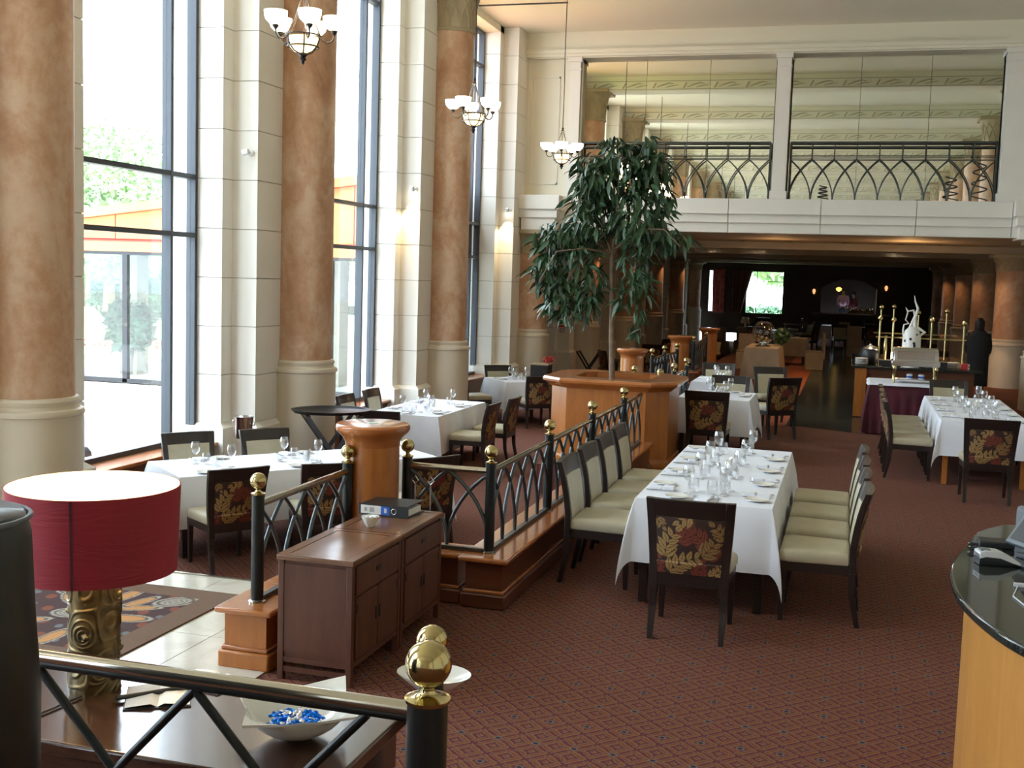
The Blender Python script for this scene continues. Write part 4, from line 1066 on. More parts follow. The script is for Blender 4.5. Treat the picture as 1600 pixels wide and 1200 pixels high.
for L in limbs:
    MB().tube([tp(x, z, y) for x, z, y in L], [0.016, 0.011, 0.008, 0.005, 0.004][:len(L)], 6).build('branch', M_BARK, tr, smooth=60)
# foliage clusters: (x, z, radius x, radius z, count, droop)
CL = [(-3.42, 2.72, 0.40, 0.26, 250), (-3.62, 2.35, 0.26, 0.32, 170), (-3.48, 1.98, 0.22, 0.26, 95), (-3.12, 2.35, 0.20, 0.40, 120), (-3.10, 1.95, 0.13, 0.20, 45), (-3.38, 1.85, 0.12, 0.16, 30),
      (-3.05, 2.95, 0.34, 0.26, 170), (-2.60, 3.02, 0.42, 0.32, 190), (-2.95, 3.45, 0.26, 0.30, 110), (-2.50, 3.50, 0.26, 0.32, 110), (-2.72, 3.70, 0.30, 0.24, 110), (-2.85, 3.92, 0.14, 0.10, 25), (-2.50, 3.90, 0.16, 0.12, 30), (-3.08, 3.58, 0.26, 0.24, 110), (-2.32, 3.55, 0.22, 0.26, 110), (-3.15, 3.25, 0.25, 0.2, 80), (-2.30, 3.15, 0.22, 0.25, 80),
      (-2.42, 2.80, 0.30, 0.22, 120), (-2.10, 2.78, 0.26, 0.12, 70), (-2.58, 2.40, 0.16, 0.36, 70), (-2.42, 2.30, 0.12, 0.30, 50), (-2.48, 1.78, 0.10, 0.22, 22), (-2.66, 2.05, 0.08, 0.2, 12)]
leafm = MB().loft([[(0, 0, 0)]*3, [(0.03, -0.016, 0.002), (0.03, 0, -0.004), (0.03, 0.016, 0.002)], [(0.075, -0.023, 0.0), (0.075, 0, -0.008), (0.075, 0.023, 0.0)], [(0.125, -0.014, -0.01), (0.125, 0, -0.016), (0.125, 0.014, -0.01)], [(0.165, 0, -0.026)]*3], cap=False, closed=False)
leaf0 = leafm.build('leaf', M_LEAF, tr, smooth=80)
bulk = MB(); cnt = 0; items = []
for (cx, cz, rx, rz_, n) in CL:
    for i in range(n):
        while True:
            p = Vector((rt.uniform(-1, 1), rt.uniform(-1, 1), rt.uniform(-1, 1)))
            if p.length < 1: break
        ry = max(rx*0.95, 0.2)
        pos = Vector(tp(cx+p.x*rx, cz+p.z*rz_, p.y*ry))
        droop = rt.uniform(-1.45, -0.15); az = rt.uniform(0, 2*pi)
        if rt.random() < 0.5: az = atan2(p.y, p.x)+rt.uniform(-0.7, 0.7)
        s = rt.uniform(0.75, 1.45)
        items.append((p.y, pos, Matrix.Rotation(az, 4, 'Z') @ Matrix.Rotation(-droop, 4, 'Y') @ Matrix.Rotation(rt.uniform(-0.9, 0.9), 4, 'X'), s))
items.sort(key=lambda q: q[0])                    # those on the camera's side first
lv, lf = leafm.v, leafm.f
for i, (_, pos, R, s) in enumerate(items):
    Mx = Matrix.Translation(pos) @ R @ Matrix.Scale(s, 4)
    if i < 290:
        o = leaf0 if i == 0 else put('leaf', leaf0.data, tr)
        o.matrix_local = Mx
    else:
        bulk.add([tuple(Mx @ Vector(v)) for v in lv], lf)
b_ = bulk.build('foliage', M_LEAF, tr, smooth=80); b_['kind'] = 'stuff'

# brown cabinet: two units side by side
for k, (y0, lb) in enumerate(((5.57, 'brown elm cabinet nearest the camera beside the railing, with the reflecting top'), (6.285, 'brown elm cabinet behind its twin, carrying the black file'))):
    c = thing('cabinet', lb, 'cabinet', (-2.90, y0, 0)); W, D, H = 0.44, 0.70, 0.70
    MB().box(0.012, 0.012, 0.13, W-0.012, D-0.012, H-0.03).build('body', M_CABWOOD, c)
    MB().box(0.035, 0.004, 0.16, W-0.035, 0.014, H-0.05).build('end_panel', M_CABWOOD, c)
    for x in (0, W-0.035):
        for y in (0, D-0.035):
            MB().box(x, y, 0, x+0.035, y+0.035, H-0.02).build('corner_post', M_CABWOOD, c, bevel=0.003)
    MB().box(0.03, 0.004, 0.10, W-0.03, 0.024, 0.13).box(0.03, 0.006, 0.045, W-0.03, 0.022, 0.075).build('stretcher', M_CABWOOD, c)
    MB().box(W-0.026, 0.03, 0.10, W-0.004, D-0.03, 0.13).build('stretcher', M_CABWOOD, c)
    MB().box(-0.008, -0.008, H-0.03, W+0.008, D+0.004, H-0.004).build('top', M_CABTOP, c, bevel=0.003)
    fr = MB()
    for a in ((-0.006, -0.006, 0.052, D), (W-0.046, -0.006, W+0.006, D), (0.052, -0.006, W-0.046, 0.045), (0.052, D-0.05, W-0.046, D)):
        fr.box(a[0], a[1], H-0.005, a[2]-0.0015, a[3]-0.0015, H)
    fr.build('top_frame', M_CABTOP, c)
    MB().box(0.056, 0.05, H-0.006, W-0.05, D-0.055, H-0.0015).build('top_panel', M_CABTOP, c)
    dr = MB().box(W-0.010, 0.05, 0.50, W+0.004, D-0.05, 0.655).build('drawer', M_CABWOOD, c, bevel=0.003)
    MB().box(W+0.004, D/2-0.03, 0.575, W+0.010, D/2+0.03, 0.60).build('handle', M_IRON, dr)
    for s in (0, 1):
        ya = 0.05+s*(D/2-0.05)+0.002; yb = ya+D/2-0.055
        dd = MB().box(W-0.010, ya, 0.14, W+0.004, yb, 0.485).build('door', M_CABWOOD, c, bevel=0.003)
        MB().box(W+0.004, (yb-0.03 if s == 0 else ya+0.012), 0.30, W+0.010, (yb-0.012 if s == 0 else ya+0.03), 0.37).build('handle', M_IRON, dd)
        MB().box(W+0.004, (ya if s == 0 else yb-0.02), 0.40, W+0.008, (ya+0.02 if s == 0 else yb), 0.45).build('hinge', M_IRON, dd)
sb = thing('sugar_bowl', 'small white conical bowl on the seam of the brown cabinets', 'bowl', (-2.71, 6.385, 0.7))
MB().lathe([(0.022, 0), (0.024, 0.004), (0.034, 0.02), (0.052, 0.058), (0.055, 0.066), (0.052, 0.066), (0.032, 0.025), (0.002, 0.012)], 24, cap=False).build('dish', M_CHINA, sb, smooth=50)
rs = random.Random(3); m = MB()
for i in range(14):
    x, y = rs.uniform(-0.03, 0.03), rs.uniform(-0.03, 0.03); M_ = Matrix.Translation((x, y, 0.050+rs.uniform(0, 0.012))) @ Matrix.Rotation(rs.uniform(0, 3), 4, 'Z')
    m.box(-0.011, -0.007, 0, 0.011, 0.007, 0.009, M_)
q = m.build('sugar_lumps', M_PAPER, sb); q['kind'] = 'stuff'
lf_ = thing('lever_arch_file', 'black lever arch file with white and blue spine label on the farther cabinet', 'file', (-2.73, 6.83, 0.70), radians(-3))
MB().box(-0.19, -0.13, 0, 0.15, 0.13, 0.004).build('lower_cover', M_BLACKPL, lf_)
MB().box(-0.19, -0.13, 0.066, 0.15, 0.13, 0.070, Matrix.Rotation(radians(-2), 4, 'Y')).build('upper_cover', M_BLACKPL, lf_)
MB().box(-0.19, -0.134, 0, 0.155, -0.130, 0.072).build('spine', M_BLACKPL, lf_)
MB().box(-0.15, -0.10, 0.004, 0.13, 0.12, 0.045).build('papers', M_PAPER, lf_)
lab = MB().box(-0.175, -0.1355, 0.009, -0.035, -0.134, 0.063).build('spine_label', M_PAPER, lf_)
MB().box(-0.035, -0.1356, 0.009, 0.025, -0.134, 0.063).build('blue_band', M_BLUEPAPER, lf_)
mk = MB()
for i in range(5): mk.box(-0.150+i*0.004, -0.1362, 0.026, -0.148+i*0.004, -0.1355, 0.048)
for i in range(7): mk.box(-0.112+i*0.0045, -0.1362, 0.022, -0.110+i*0.0045, -0.1355, 0.052)
mk.build('spine_writing', M_GREYINK, lf_)
mk = MB()
for i in range(4): mk.box(-0.012+i*0.005, -0.1362, 0.022, -0.009+i*0.005, -0.1355, 0.052)
mk.build('band_lettering', M_PAPER, lf_)
MB().tube([(0.055+0.017*cos(2*pi*i/20), -0.135, 0.036+0.017*sin(2*pi*i/20)) for i in range(21)], 0.003, 6).build('finger_ring', M_STEEL, lf_, smooth=60)

# folding tray stands
def tray_stand(x, y, rz, label, tray=True, s=1.0):
    t = thing('tray_stand', label, 'tray stand', (x, y, 0), rz)
    for sy in (-1, 1):
        yy = sy*0.20
        MB().box(-0.02, yy-0.012, 0, 0.02, yy+0.012, 0.96, Matrix.Translation((-0.26, 0, 0)) @ Matrix.Rotation(radians(33), 4, 'Y')).build('leg', M_ESPRESSO, t)
        MB().box(-0.02, yy-0.040, 0, 0.02, yy-0.016, 0.96, Matrix.Translation((0.26, 0, 0)) @ Matrix.Rotation(radians(-33), 4, 'Y')).build('leg', M_ESPRESSO, t)
    for sx in (-1, 1):
        MB().box(sx*0.26-0.02, -0.26, 0.79, sx*0.26+0.02, 0.24, 0.82).build('top_bar', M_ESPRESSO, t)
    if tray:
        MB().loft([[(a*cos(2*pi*i/36), b*sin(2*pi*i/36), z) for i in range(36)] for a, b, z in ((0.30, 0.22, 0.822), (0.36, 0.28, 0.826), (0.385, 0.305, 0.858), (0.395, 0.315, 0.860), (0.38, 0.30, 0.846), (0.345, 0.27, 0.832))]).build('oval_tray', M_BLACKPL, tag(t), smooth=50)
    return t
_ts = tray_stand(-5.80, 12.42, radians(35), 'black folding stand carrying an oval tray, left of the round pedestal'); _ts.scale = (1.2, 1.2, 1.12); _ts.location.z = SUNK
tray_stand(-6.0, 27.5, radians(3), 'black folding stand beyond the planter by the low column', tray=False).location.z = SUNK

# ice bucket on a stand, wine cooler
def ice_bucket(x, y, z, label, h=0.24, stand=True):
    t = thing('ice_bucket', label, 'ice bucket', (x, y, 0))
    MB().lathe([(0.001, z-h), (0.08, z-h), (0.085, z-h+0.01), (0.105, z-0.01), (0.112, z), (0.100, z), (0.08, z-h+0.02), (0.001, z-h+0.02)], 24, cap=False).build('bucket', M_STEEL, t, smooth=50)
    for s in (-1, 1):
        MB().tube([(s*0.105, 0, z-0.05), (s*0.135, 0, z-0.05), (s*0.135, 0, z-0.09), (s*0.10, 0, z-0.09)], 0.006, 6).build('handle', M_STEEL, t, smooth=60)
    if stand:
        MB().lathe([(0.11, 0), (0.11, 0.012), (0.015, 0.03), (0.012, z-h)], 16).build('stand', M_STEEL, t, smooth=50)
    return t
ice_bucket(-6.27, 11.2, 0.98, 'shiny steel ice bucket between the two window chairs of the angled table', stand=True).location.z = SUNK
ice_bucket(-6.72, 19.68, 0.84, 'steel ice bucket beside the small window table').location.z = SUNK
# ------------------------------------------------------------ foreground: console, lamp, railing
cs = thing('console_table', 'dark lacquered console table under the red lamp', 'table', (0, 0, 0))
CX0, CX1, CY0, CY1, CZ = -2.75, -1.235, 2.66, 3.32, 0.90
MB().box(CX0, CY0, CZ-0.045, CX1, CY1, CZ).build('table_top', M_CONSOLE, cs, bevel=0.008)
MB().box(CX0+0.05, CY0+0.05, CZ-0.20, CX1-0.05, CY1-0.05, CZ-0.045).build('apron', M_CONSOLE, cs)
for x in (CX0+0.06, CX1-0.12):
    for y in (CY0+0.06, CY1-0.12):
        MB().box(x, y, 0, x+0.06, y+0.06, CZ-0.045).build('leg', M_CONSOLE, cs)
MB().box(CX1-0.07, CY0+0.07, 0.1, CX1-0.055, CY1-0.07, CZ-0.06).build('side_panel', M_CONSOLE, cs)

LX, LY = -2.235, 3.06
lp = thing('table_lamp', 'lit table lamp with a big red drum shade and gold swirl-relief base', 'lamp', (LX, LY, CZ))
def seeds():
    r = random.Random(8); out = []
    for i in range(26):
        out.append((r.uniform(0, 2*pi), r.uniform(0.02, 0.46), r.uniform(0, 6), r.choice((-1, 1))))
    return out
SD = seeds(); NB, NZ = 170, 230; rings = []
for k in range(NZ+1):
    z = 0.46*k/NZ; ring = []
    for i in range(NB):
        a = 2*pi*i/NB; f = 0.6*sin(a*2+z*22)+0.5*sin(a*3-z*31); best = 9
        for (sa, sz, ph, sg) in SD:
            da = (a-sa+pi) % (2*pi)-pi; dx = da*0.082; dz = z-sz
            d2 = dx*dx+dz*dz
            if d2 < best: best = d2
            if d2 < 0.006: f += sg*2.1*math.exp(-d2/0.0011)*(1+0.25*sin(atan2(dz, dx)+ph))
        w = cos(f*7.5); best = sqrt(best)
        rel = 0.0032*max(0, (w-0.35)/0.65) if best > 0.010 else 0.009*(1-(best/0.010)**2)**0.5
        rr = 0.079+rel+0.0028*sin(f*1.1)
        ring.append((rr*cos(a), rr*sin(a), z))
    rings.append(ring)
MB().loft(rings).build('base', M_GOLDREL, lp, smooth=80)
sh = MB()
R0, R1, Z0, Z1 = 0.253, 0.263, 0.385, 0.655
N = 64
sh.mi = 0; sh.loft([[(R0*cos(2*pi*i/N), R0*sin(2*pi*i/N), Z0) for i in range(N)], [(R1*cos(2*pi*i/N), R1*sin(2*pi*i/N), Z1) for i in range(N)]], cap=False)
sh.mi = 1; sh.loft([[((R0-0.004)*cos(2*pi*i/N), (R0-0.004)*sin(2*pi*i/N), Z0) for i in range(N)], [((R1-0.004)*cos(2*pi*i/N), (R1-0.004)*sin(2*pi*i/N), Z1) for i in range(N)]], cap=False)
sh.mi = 0
for R, Z in ((R0, Z0), (R1, Z1)):
    sh.loft([[(R*cos(2*pi*i/N), R*sin(2*pi*i/N), Z) for i in range(N)], [((R-0.004)*cos(2*pi*i/N), (R-0.004)*sin(2*pi*i/N), Z) for i in range(N)]], cap=False)
so = sh.build('lamp_shade', (M_REDSHADE, M_SHADEIN), lp, smooth=60)
a0 = radians(-68)
MB().add([((R+0.002)*cos(a0+d), (R+0.002)*sin(a0+d), Z) for R, Z in ((R0, Z0), (R1, Z1)) for d in (-0.014, 0.014)], [(0, 1, 3, 2)]).build('seam_strip', mat('dark_seam', (0.06, 0.004, 0.010), 0.7), so)
MB().tube([(0, 0, 0.46), (0, 0, 0.54)], 0.012, 8).build('lamp_stem', M_BRASS, lp)
MB().lathe([(0.012, 0.50), (0.035, 0.53), (0.032, 0.57), (0.012, 0.60)], 16).build('bulb', M_SHADE, lp, smooth=60)
lamp('red_lamp_light', 'POINT', (LX, LY, CZ+0.56), 42, (1.0, 0.72, 0.40), shadow_soft_size=0.05)
tag(MB().tube([(LX+0.02, LY-0.09, CZ+0.006), (LX+0.0, LY-0.22, CZ+0.006), (LX-0.02, LY-0.34, CZ+0.006), (LX-0.03, LY-0.405, CZ+0.006), (LX-0.03, LY-0.42, CZ-0.05), (LX-0.03, LY-0.42, CZ-0.3)], 0.004, 6).build('lamp_cord', M_BLACKPL, smooth=60), 'thin black lamp cord trailing off the near edge of the console', 'cord')

# candy bowl: square dish with swept-up corners
def swept_bowl(name, label, loc, rz, s, m):
    t = thing(name, label, 'bowl', loc, rz)
    n = 18; mb = MB()
    def h(u, v):
        r = hypot(u, v)
        return 0.085*min(1, r)**2.2 + 0.020*max(0, abs(u*v)-0.25) - 0.02*max(0, 1-abs(abs(u)-abs(v))*1.2)*0
    g = []
    for off in (0, 0.007):
        for j in range(n+1):
            for i in range(n+1):
                u, v = -1+2*i/n, -1+2*j/n
                k = 1-0.10*(1-u*u)*0-0.14*(1-(min(abs(u), abs(v))/max(abs(u), abs(v), 1e-3)))*max(abs(u), abs(v))**4
                g.append((u*s*k, v*s*k, 0.004+h(u, v)*s/0.16+off))
    N1 = (n+1)*(n+1); f = []
    for j in range(n):
        for i in range(n):
            a = j*(n+1)+i; f.append((a, a+1, a+n+2, a+n+1)); f.append((N1+a, N1+a+1, N1+a+n+2, N1+a+n+1))
    edge = [i for i in range(n+1)] + [j*(n+1)+n for j in range(1, n+1)] + [n*(n+1)+i for i in range(n-1, -1, -1)] + [j*(n+1) for j in range(n-1, 0, -1)]
    for a, b in zip(edge, edge[1:]+edge[:1]): f.append((a, b, N1+b, N1+a))
    mb.add(g, f); mb.build('dish', m, t, smooth=50)
    return t
swept_bowl('candy_bowl', 'white square bowl with swept-up corners holding blue and silver sweets', (-1.46, 2.93, CZ), radians(33), 0.165, M_CHINA)
rc = random.Random(5)
cm = MB().lathe([(0.001, -0.013), (0.006, -0.010), (0.0085, 0), (0.006, 0.010), (0.001, 0.013)], 8).tube([(0, 0, 0.010), (0.003, 0.001, 0.016), (0.004, 0, 0.022)], [0.002, 0.005, 0.001], 5).tube([(0, 0, -0.010), (-0.002, 0, -0.016), (0, 0.002, -0.022)], [0.002, 0.005, 0.001], 5)
cb = cm.build('wrapped_sweet', M_BLUEFOIL, smooth=50); cs_ = cm.build('wrapped_sweet', M_SILVFOIL, smooth=50)
first = {0: True, 1: True}
for i in range(80):
    k = 0 if rc.random() < 0.66 else 1
    r = 0.076*sqrt(rc.random()); a = rc.uniform(0, 2*pi)
    z = CZ+0.031+0.030*(1-(r/0.088)**2)*rc.uniform(0.5, 1.1)+ (r/0.15)**2.2*0.07
    src = cb if k == 0 else cs_
    o = src if first[k] else src.copy()
    if not first[k]: COL.objects.link(o)
    first[k] = False
    o.location = (-1.46+r*cos(a), 2.92+r*sin(a), z); o.rotation_euler = (pi/2+rc.uniform(-0.5, 0.5), rc.uniform(-0.5, 0.5), rc.uniform(0, 6))
    o.scale = (1.15, 1.15, 1.15)
    tag(o, ('blue foil-wrapped sweet' if k == 0 else 'silver foil-wrapped sweet')+' in the white square bowl', 'sweet', 'blue foil sweets in the bowl' if k == 0 else 'silver foil sweets in the bowl')

for i, (x_, lb) in enumerate(((-2.73, 'left'), (-2.62, 'right'))):
    t = thing('ring_topped_rod', 'slim chrome rod with diamond-shaped ring top before the cross railing, %s of the pair' % lb, 'rod', (x_, 7.19, 0))
    MB().tube([(0, 0, 0), (0, 0, 0.83)], 0.006, 8).build('rod', M_STEEL, t, smooth=60)
    MB().tube([(0, 0, 0.83), (0.022, 0, 0.855), (0.0, 0, 0.885), (-0.022, 0, 0.855), (0, 0, 0.83)], 0.006, 6).build('ring', M_STEEL, t)
# menus and reservation book on the console
def booklet(x, y, rz, w, l, label, z=CZ, open_=True, name='menu'):
    t = thing(name, label, 'menu', (x, y, z), rz)
    MB().box(-w, -l/2, 0, w, l/2, 0.004).build('cover', M_BLACKPL, t)
    for s in (-1, 1):
        pr = [(0, 0.004), (s*w*0.2, 0.014), (s*w*0.6, 0.010), (s*w*0.96, 0.006)]
        MB().loft([[(px, -l/2+0.008, pz), (px, l/2-0.008, pz)] for px, pz in pr], cap=False, closed=False).build('page', M_PAPER, t, smooth=60)
    return t
booklet(-2.00, 3.06, radians(30), 0.10, 0.20, 'open white menu in a black cover to the right of the lamp base')
booklet(-1.93, 3.23, radians(-12), 0.11, 0.15, 'white and green leaflet booklet at the far edge of the console')
MB().tube([(-2.10, 2.98, CZ+0.012), (-2.04, 3.04, CZ+0.012), (-1.92, 3.16, CZ+0.016)], 0.008, 8).build('pen', M_BLACKPL, smooth=60)
tag(bpy.data.objects['pen'], 'thick black pen lying across the open white menu', 'pen')

# near railing at the landing
nr = thing('landing_railing', 'near pewter-topped railing with arched black bars along the bottom of the picture', 'railing', (0, 0, 0))
RY = 2.50
MB().tube([(-2.75, RY, 1.212), (-0.90, RY, 1.212)], 0.019, 14).build('handrail', M_RAILTOP, nr, smooth=60)
MB().tube([(-2.75, RY, 1.194), (-0.90, RY, 1.194)], 0.015, 12).build('under_rail', M_POST, nr, smooth=60)
gothic(nr, (-2.94, RY, 0), (-1.06, RY, 0), 0.49, 1.182, 4, 0.012, M_POST, 8, c=-0.15)
MB().box(-2.8, RY-0.02, 0.47, -0.9, RY+0.02, 0.50).build('bottom_bar', M_POST, nr)
ball_post(nr, -0.905, RY, 0.45, 1.235, 0.049, 0.056)
n2 = thing('stair_post', 'second brass-balled post just behind the near one', 'post', (0, 0, 0))
ball_post(n2, -1.185, 3.30, 0.0, 1.025, 0.040, 0.050)
lnd = S(MB().box(-3.6, -3.0, 0.0, 3.0, 2.56, 0.45).build('floor_landing', M_CARPET), 'raised carpeted landing where the camera stands')
ds = thing('dish_stand', 'glossy white oval dish on a slim stand behind the second brass-balled post', 'dish', (-1.265, 3.55, 0))
MB().loft([[(a*cos(2*pi*i/28), b*sin(2*pi*i/28), z) for i in range(28)] for a, b, z in ((0.03, 0.03, 0.86), (0.07, 0.06, 0.865), (0.12, 0.095, 0.905), (0.128, 0.10, 0.912), (0.115, 0.09, 0.905), (0.05, 0.04, 0.875))]).build('dish', M_CHINA, ds, smooth=50)
MB().lathe([(0.10, 0), (0.10, 0.012), (0.012, 0.02), (0.010, 0.86)], 20).build('stem', M_STEEL, ds, smooth=50)

# black leather chair at the left edge
ac = thing('leather_armchair', 'black leather chair with a rounded back cut by the left edge', 'armchair', (-1.85, 1.80, 0.475), radians(-14))
def rr(w, d, r, n=6):
    out = []
    for cx, cy, a in ((w-r, d-r, 0), (-w+r, d-r, pi/2), (-w+r, -d+r, pi), (w-r, -d+r, 3*pi/2)):
        out += [(cx+r*cos(a+pi/2*i/n), cy+r*sin(a+pi/2*i/n)) for i in range(n+1)]
    return out
MB().loft([[(x*k, y*k, z) for x, y in rr(0.30, 0.24, 0.15)] for k, z in ((0.96, 0.35), (1.04, 0.7), (1.05, 0.9), (1.02, 1.05), (1.0, 1.22), (0.985, 1.255), (0.95, 1.27), (0.7, 1.275))]).build('backrest', M_BLACKLEA, ac, smooth=50)
pts = [(x*0.99, y*0.99, 1.262) for x, y in rr(0.30, 0.24, 0.15)]
MB().tube(pts+[pts[0]], 0.006, 6).build('piping', M_GREYPL, ac, smooth=60)
MB().loft([[(x*k, y*k-0.42, z) for x, y in rr(0.32, 0.30, 0.10)] for k, z in ((1.0, 0.28), (1.02, 0.36), (1.0, 0.44), (0.9, 0.47))]).build('seat', M_BLACKLEA, ac, smooth=50)
for x in (-0.26, 0.26):
    for y in (-0.66, 0.16):
        MB().box(x-0.025, y-0.025, 0, x+0.025, y+0.025, 0.36).build('leg', M_ESPRESSO, ac)

# rug near the lamp
def rug_col(u, v):
    brown, dk = (0.15, 0.085, 0.05), (0.055, 0.02, 0.018)
    og, gr, ln = (0.50, 0.24, 0.08), (0.36, 0.33, 0.27), (0.10, 0.07, 0.06)
    if min(u, 1-u) < 0.13 or min(v, 1-v) < 0.13:
        return brown
    c = dk
    s = sin(u*31)*sin(v*27+u*9)
    if s > 0.70: c = (0.20, 0.05, 0.02)
    elif s < -0.85: c = (0.13, 0.14, 0.15)
    for (cx, cy, a, L, W) in ((0.80, 0.80, 0.8, 0.10, 0.065), (0.70, 0.66, 0.4, 0.11, 0.035), (0.66, 0.74, 1.3, 0.11, 0.035), (0.74, 0.52, 0.2, 0.12, 0.05), (0.55, 0.80, 1.5, 0.12, 0.04), (0.80, 0.25, 2.3, 0.10, 0.06), (0.70, 0.36, 2.6, 0.11, 0.035), (0.62, 0.22, 1.6, 0.11, 0.04), (0.25, 0.8, 2.3, 0.1, 0.06), (0.35, 0.68, 2.4, 0.11, 0.04), (0.25, 0.25, 0.8, 0.1, 0.06), (0.38, 0.35, 0.6, 0.11, 0.04), (0.48, 0.5, 0, 0.08, 0.06)):
        p = (u-cx)*cos(a)+(v-cy)*sin(a); q = -(u-cx)*sin(a)+(v-cy)*cos(a)
        d = hypot(p/L, q/W)
        if d < 0.72: c = og if W < 0.055 else (gr if int(d*9) % 2 else (0.20, 0.17, 0.14))
        elif d < 0.84: c = ln
        elif d < 1.0: c = gr
        elif d < 1.08: c = ln
    return c
rg = put('patterned_rug', print_grid('patterned_rug', lambda u, v: (u*1.5, v*1.55, 0.016), 190, 190, rug_col, M_RUGMAT))
rg.location = (-5.38, 5.35, 0); tag(rg, 'brown-bordered rug with orange and grey motifs on the marble behind the lamp', 'rug')
rs_ = MB().box(0, 0, 0.0, 1.5, 1.55, 0.0155).build('rug_pile_edge', M_CABWOOD, rg)

# reception counter at the right
ct = thing('reception_counter', 'curved reception counter with black granite top and orange wood front at the right edge', 'counter', (0, 0, 0))
outer = []
cv = [(0.80, 6.08), (0.66, 5.85), (0.575, 5.50), (0.51, 5.25), (0.472, 5.03), (0.458, 4.82), (0.462, 4.58), (0.495, 4.36), (0.55, 4.14), (0.615, 3.98), (0.75, 3.74), (0.95, 3.55), (1.2, 3.42)]
ctr = []
for i in range(len(cv)-1):
    p0, p1, p2, p3 = cv[max(i-1, 0)], cv[i], cv[i+1], cv[min(i+2, len(cv)-1)]
    for k in range(4):
        t = k/4
        ctr.append(tuple(0.5*(2*b+(c-a)*t+(2*a-5*b+4*c-d)*t*t+(3*b-a-3*c+d)*t**3) for a, b, c, d in zip(p0, p1, p2, p3)))
ctr += [cv[-1], (2.6, 3.3), (2.6, 6.1), (0.9, 6.1)]
MB().prism(ctr, 1.06, 1.10).build('granite_top', M_GRANITE, ct, bevel=0.010)
inn = [(1.35+(x-1.35)*0.965, 4.75+(y-4.75)*0.95) for x, y in ctr]
inn = [(x+0.03, y) for x, y in inn]
MB().prism(inn, 0, 1.06).build('wood_front', M_HONEY, ct)
tm = thing('card_terminal', 'white and grey hump-shaped card machine on the black granite counter', 'card machine', (0.665, 5.16, 1.10), radians(12))
prof = [(-0.085, 0.052), (-0.06, 0.060), (0.0, 0.056), (0.05, 0.035), (0.085, 0.012), (0.09, 0.004)]
MB().loft([[(x, -0.035, 0.002), (x, -0.042, z*0.55), (x, -0.036, z*0.92), (x, 0.036, z*0.92), (x, 0.042, z*0.55), (x, 0.035, 0.002)] for x, z in prof]).build('body', M_BLACKPL, tm, bevel=0.004)
MB().loft([[(x, -0.0435, max(z*0.45, z-0.022)), (x, -0.038, z+0.004), (x, 0.038, z+0.004), (x, 0.0435, max(z*0.45, z-0.022))] for x, z in prof[:-1]]).build('shell', M_WHITEPL, tm, bevel=0.003)
MB().box(-0.075, -0.020, 0.056, -0.035, 0.020, 0.066).build('keypad', M_GREYPL, tm)
def pen(x, y, rz, label, z=1.10):
    t = thing('pen', label, 'pen', (x, y, z+0.007), rz)
    MB().tube([(-0.07, 0, 0), (0.06, 0, 0)], 0.006, 8).build('barrel', M_BLACKPL, t, smooth=60)
    MB().tube([(-0.078, 0, 0), (-0.07, 0, 0)], 0.005, 8).build('tip', M_STEEL, t, smooth=60)
pen(0.66, 5.50, -0.15, 'black pen on the counter, farthest of the three'); pen(0.655, 5.42, -0.25, 'black pen on the counter with a silver tip, middle one'); pen(0.64, 5.31, -0.1, 'black pen nearest the card machine')
tag(MB().box(-0.075, -0.055, 0, 0.075, 0.055, 0.028).build('stapler_box', M_BLACKPL, loc=(0.70, 5.53, 1.101), bevel=0.006), 'low black box beside the pens on the counter', 'box')
mo = thing('touch_monitor', 'dark point-of-sale monitor tilted on the counter at the right edge', 'monitor', (0.88, 5.30, 1.10), radians(-60))
Mt = Matrix.Translation((0, 0, 0.14)) @ Matrix.Rotation(radians(-38), 4, 'X')
MB().box(-0.17, -0.015, -0.12, 0.17, 0.015, 0.12, Mt).build('housing', M_GREYPL, mo, bevel=0.006)
MB().box(-0.15, -0.018, -0.10, 0.15, -0.015, 0.10, Mt).build('screen', M_BLACKPL, mo)
MB().box(-0.175, -0.02, 0.115, 0.175, 0.02, 0.128, Mt).build('top_edge', M_WHITEPL, mo, bevel=0.003)
MB().box(-0.10, -0.08, 0, 0.10, 0.10, 0.02).box(-0.03, -0.01, 0.02, 0.03, 0.03, 0.12).build('foot', M_BLACKPL, mo, bevel=0.004)
pr_ = thing('receipt_printer', 'dark blue-grey receipt printer behind the tilted monitor', 'printer', (0.92, 5.72, 1.10), radians(10))
MB().box(-0.09, -0.11, 0, 0.14, 0.11, 0.15).build('body', M_GREYPL, pr_, bevel=0.02)
MB().box(-0.06, -0.09, 0.15, 0.10, 0.05, 0.165).build('lid', M_BLACKPL, pr_, bevel=0.006)
tag(MB().tube([(0.70, 4.42, 1.104), (0.66, 4.62, 1.104), (0.70, 4.80, 1.104), (0.80, 4.86, 1.104)], 0.003, 6).build('cable', M_WHITEPL, smooth=60), 'thin grey cable curling on the granite counter', 'cable')
tag(MB().box(-0.06, -0.012, 0, 0.06, 0.012, 0.012).build('paper_strip', M_WHITEPL, loc=(0.745, 4.80, 1.101)), 'pale strip lying on the granite near the cable', 'strip')
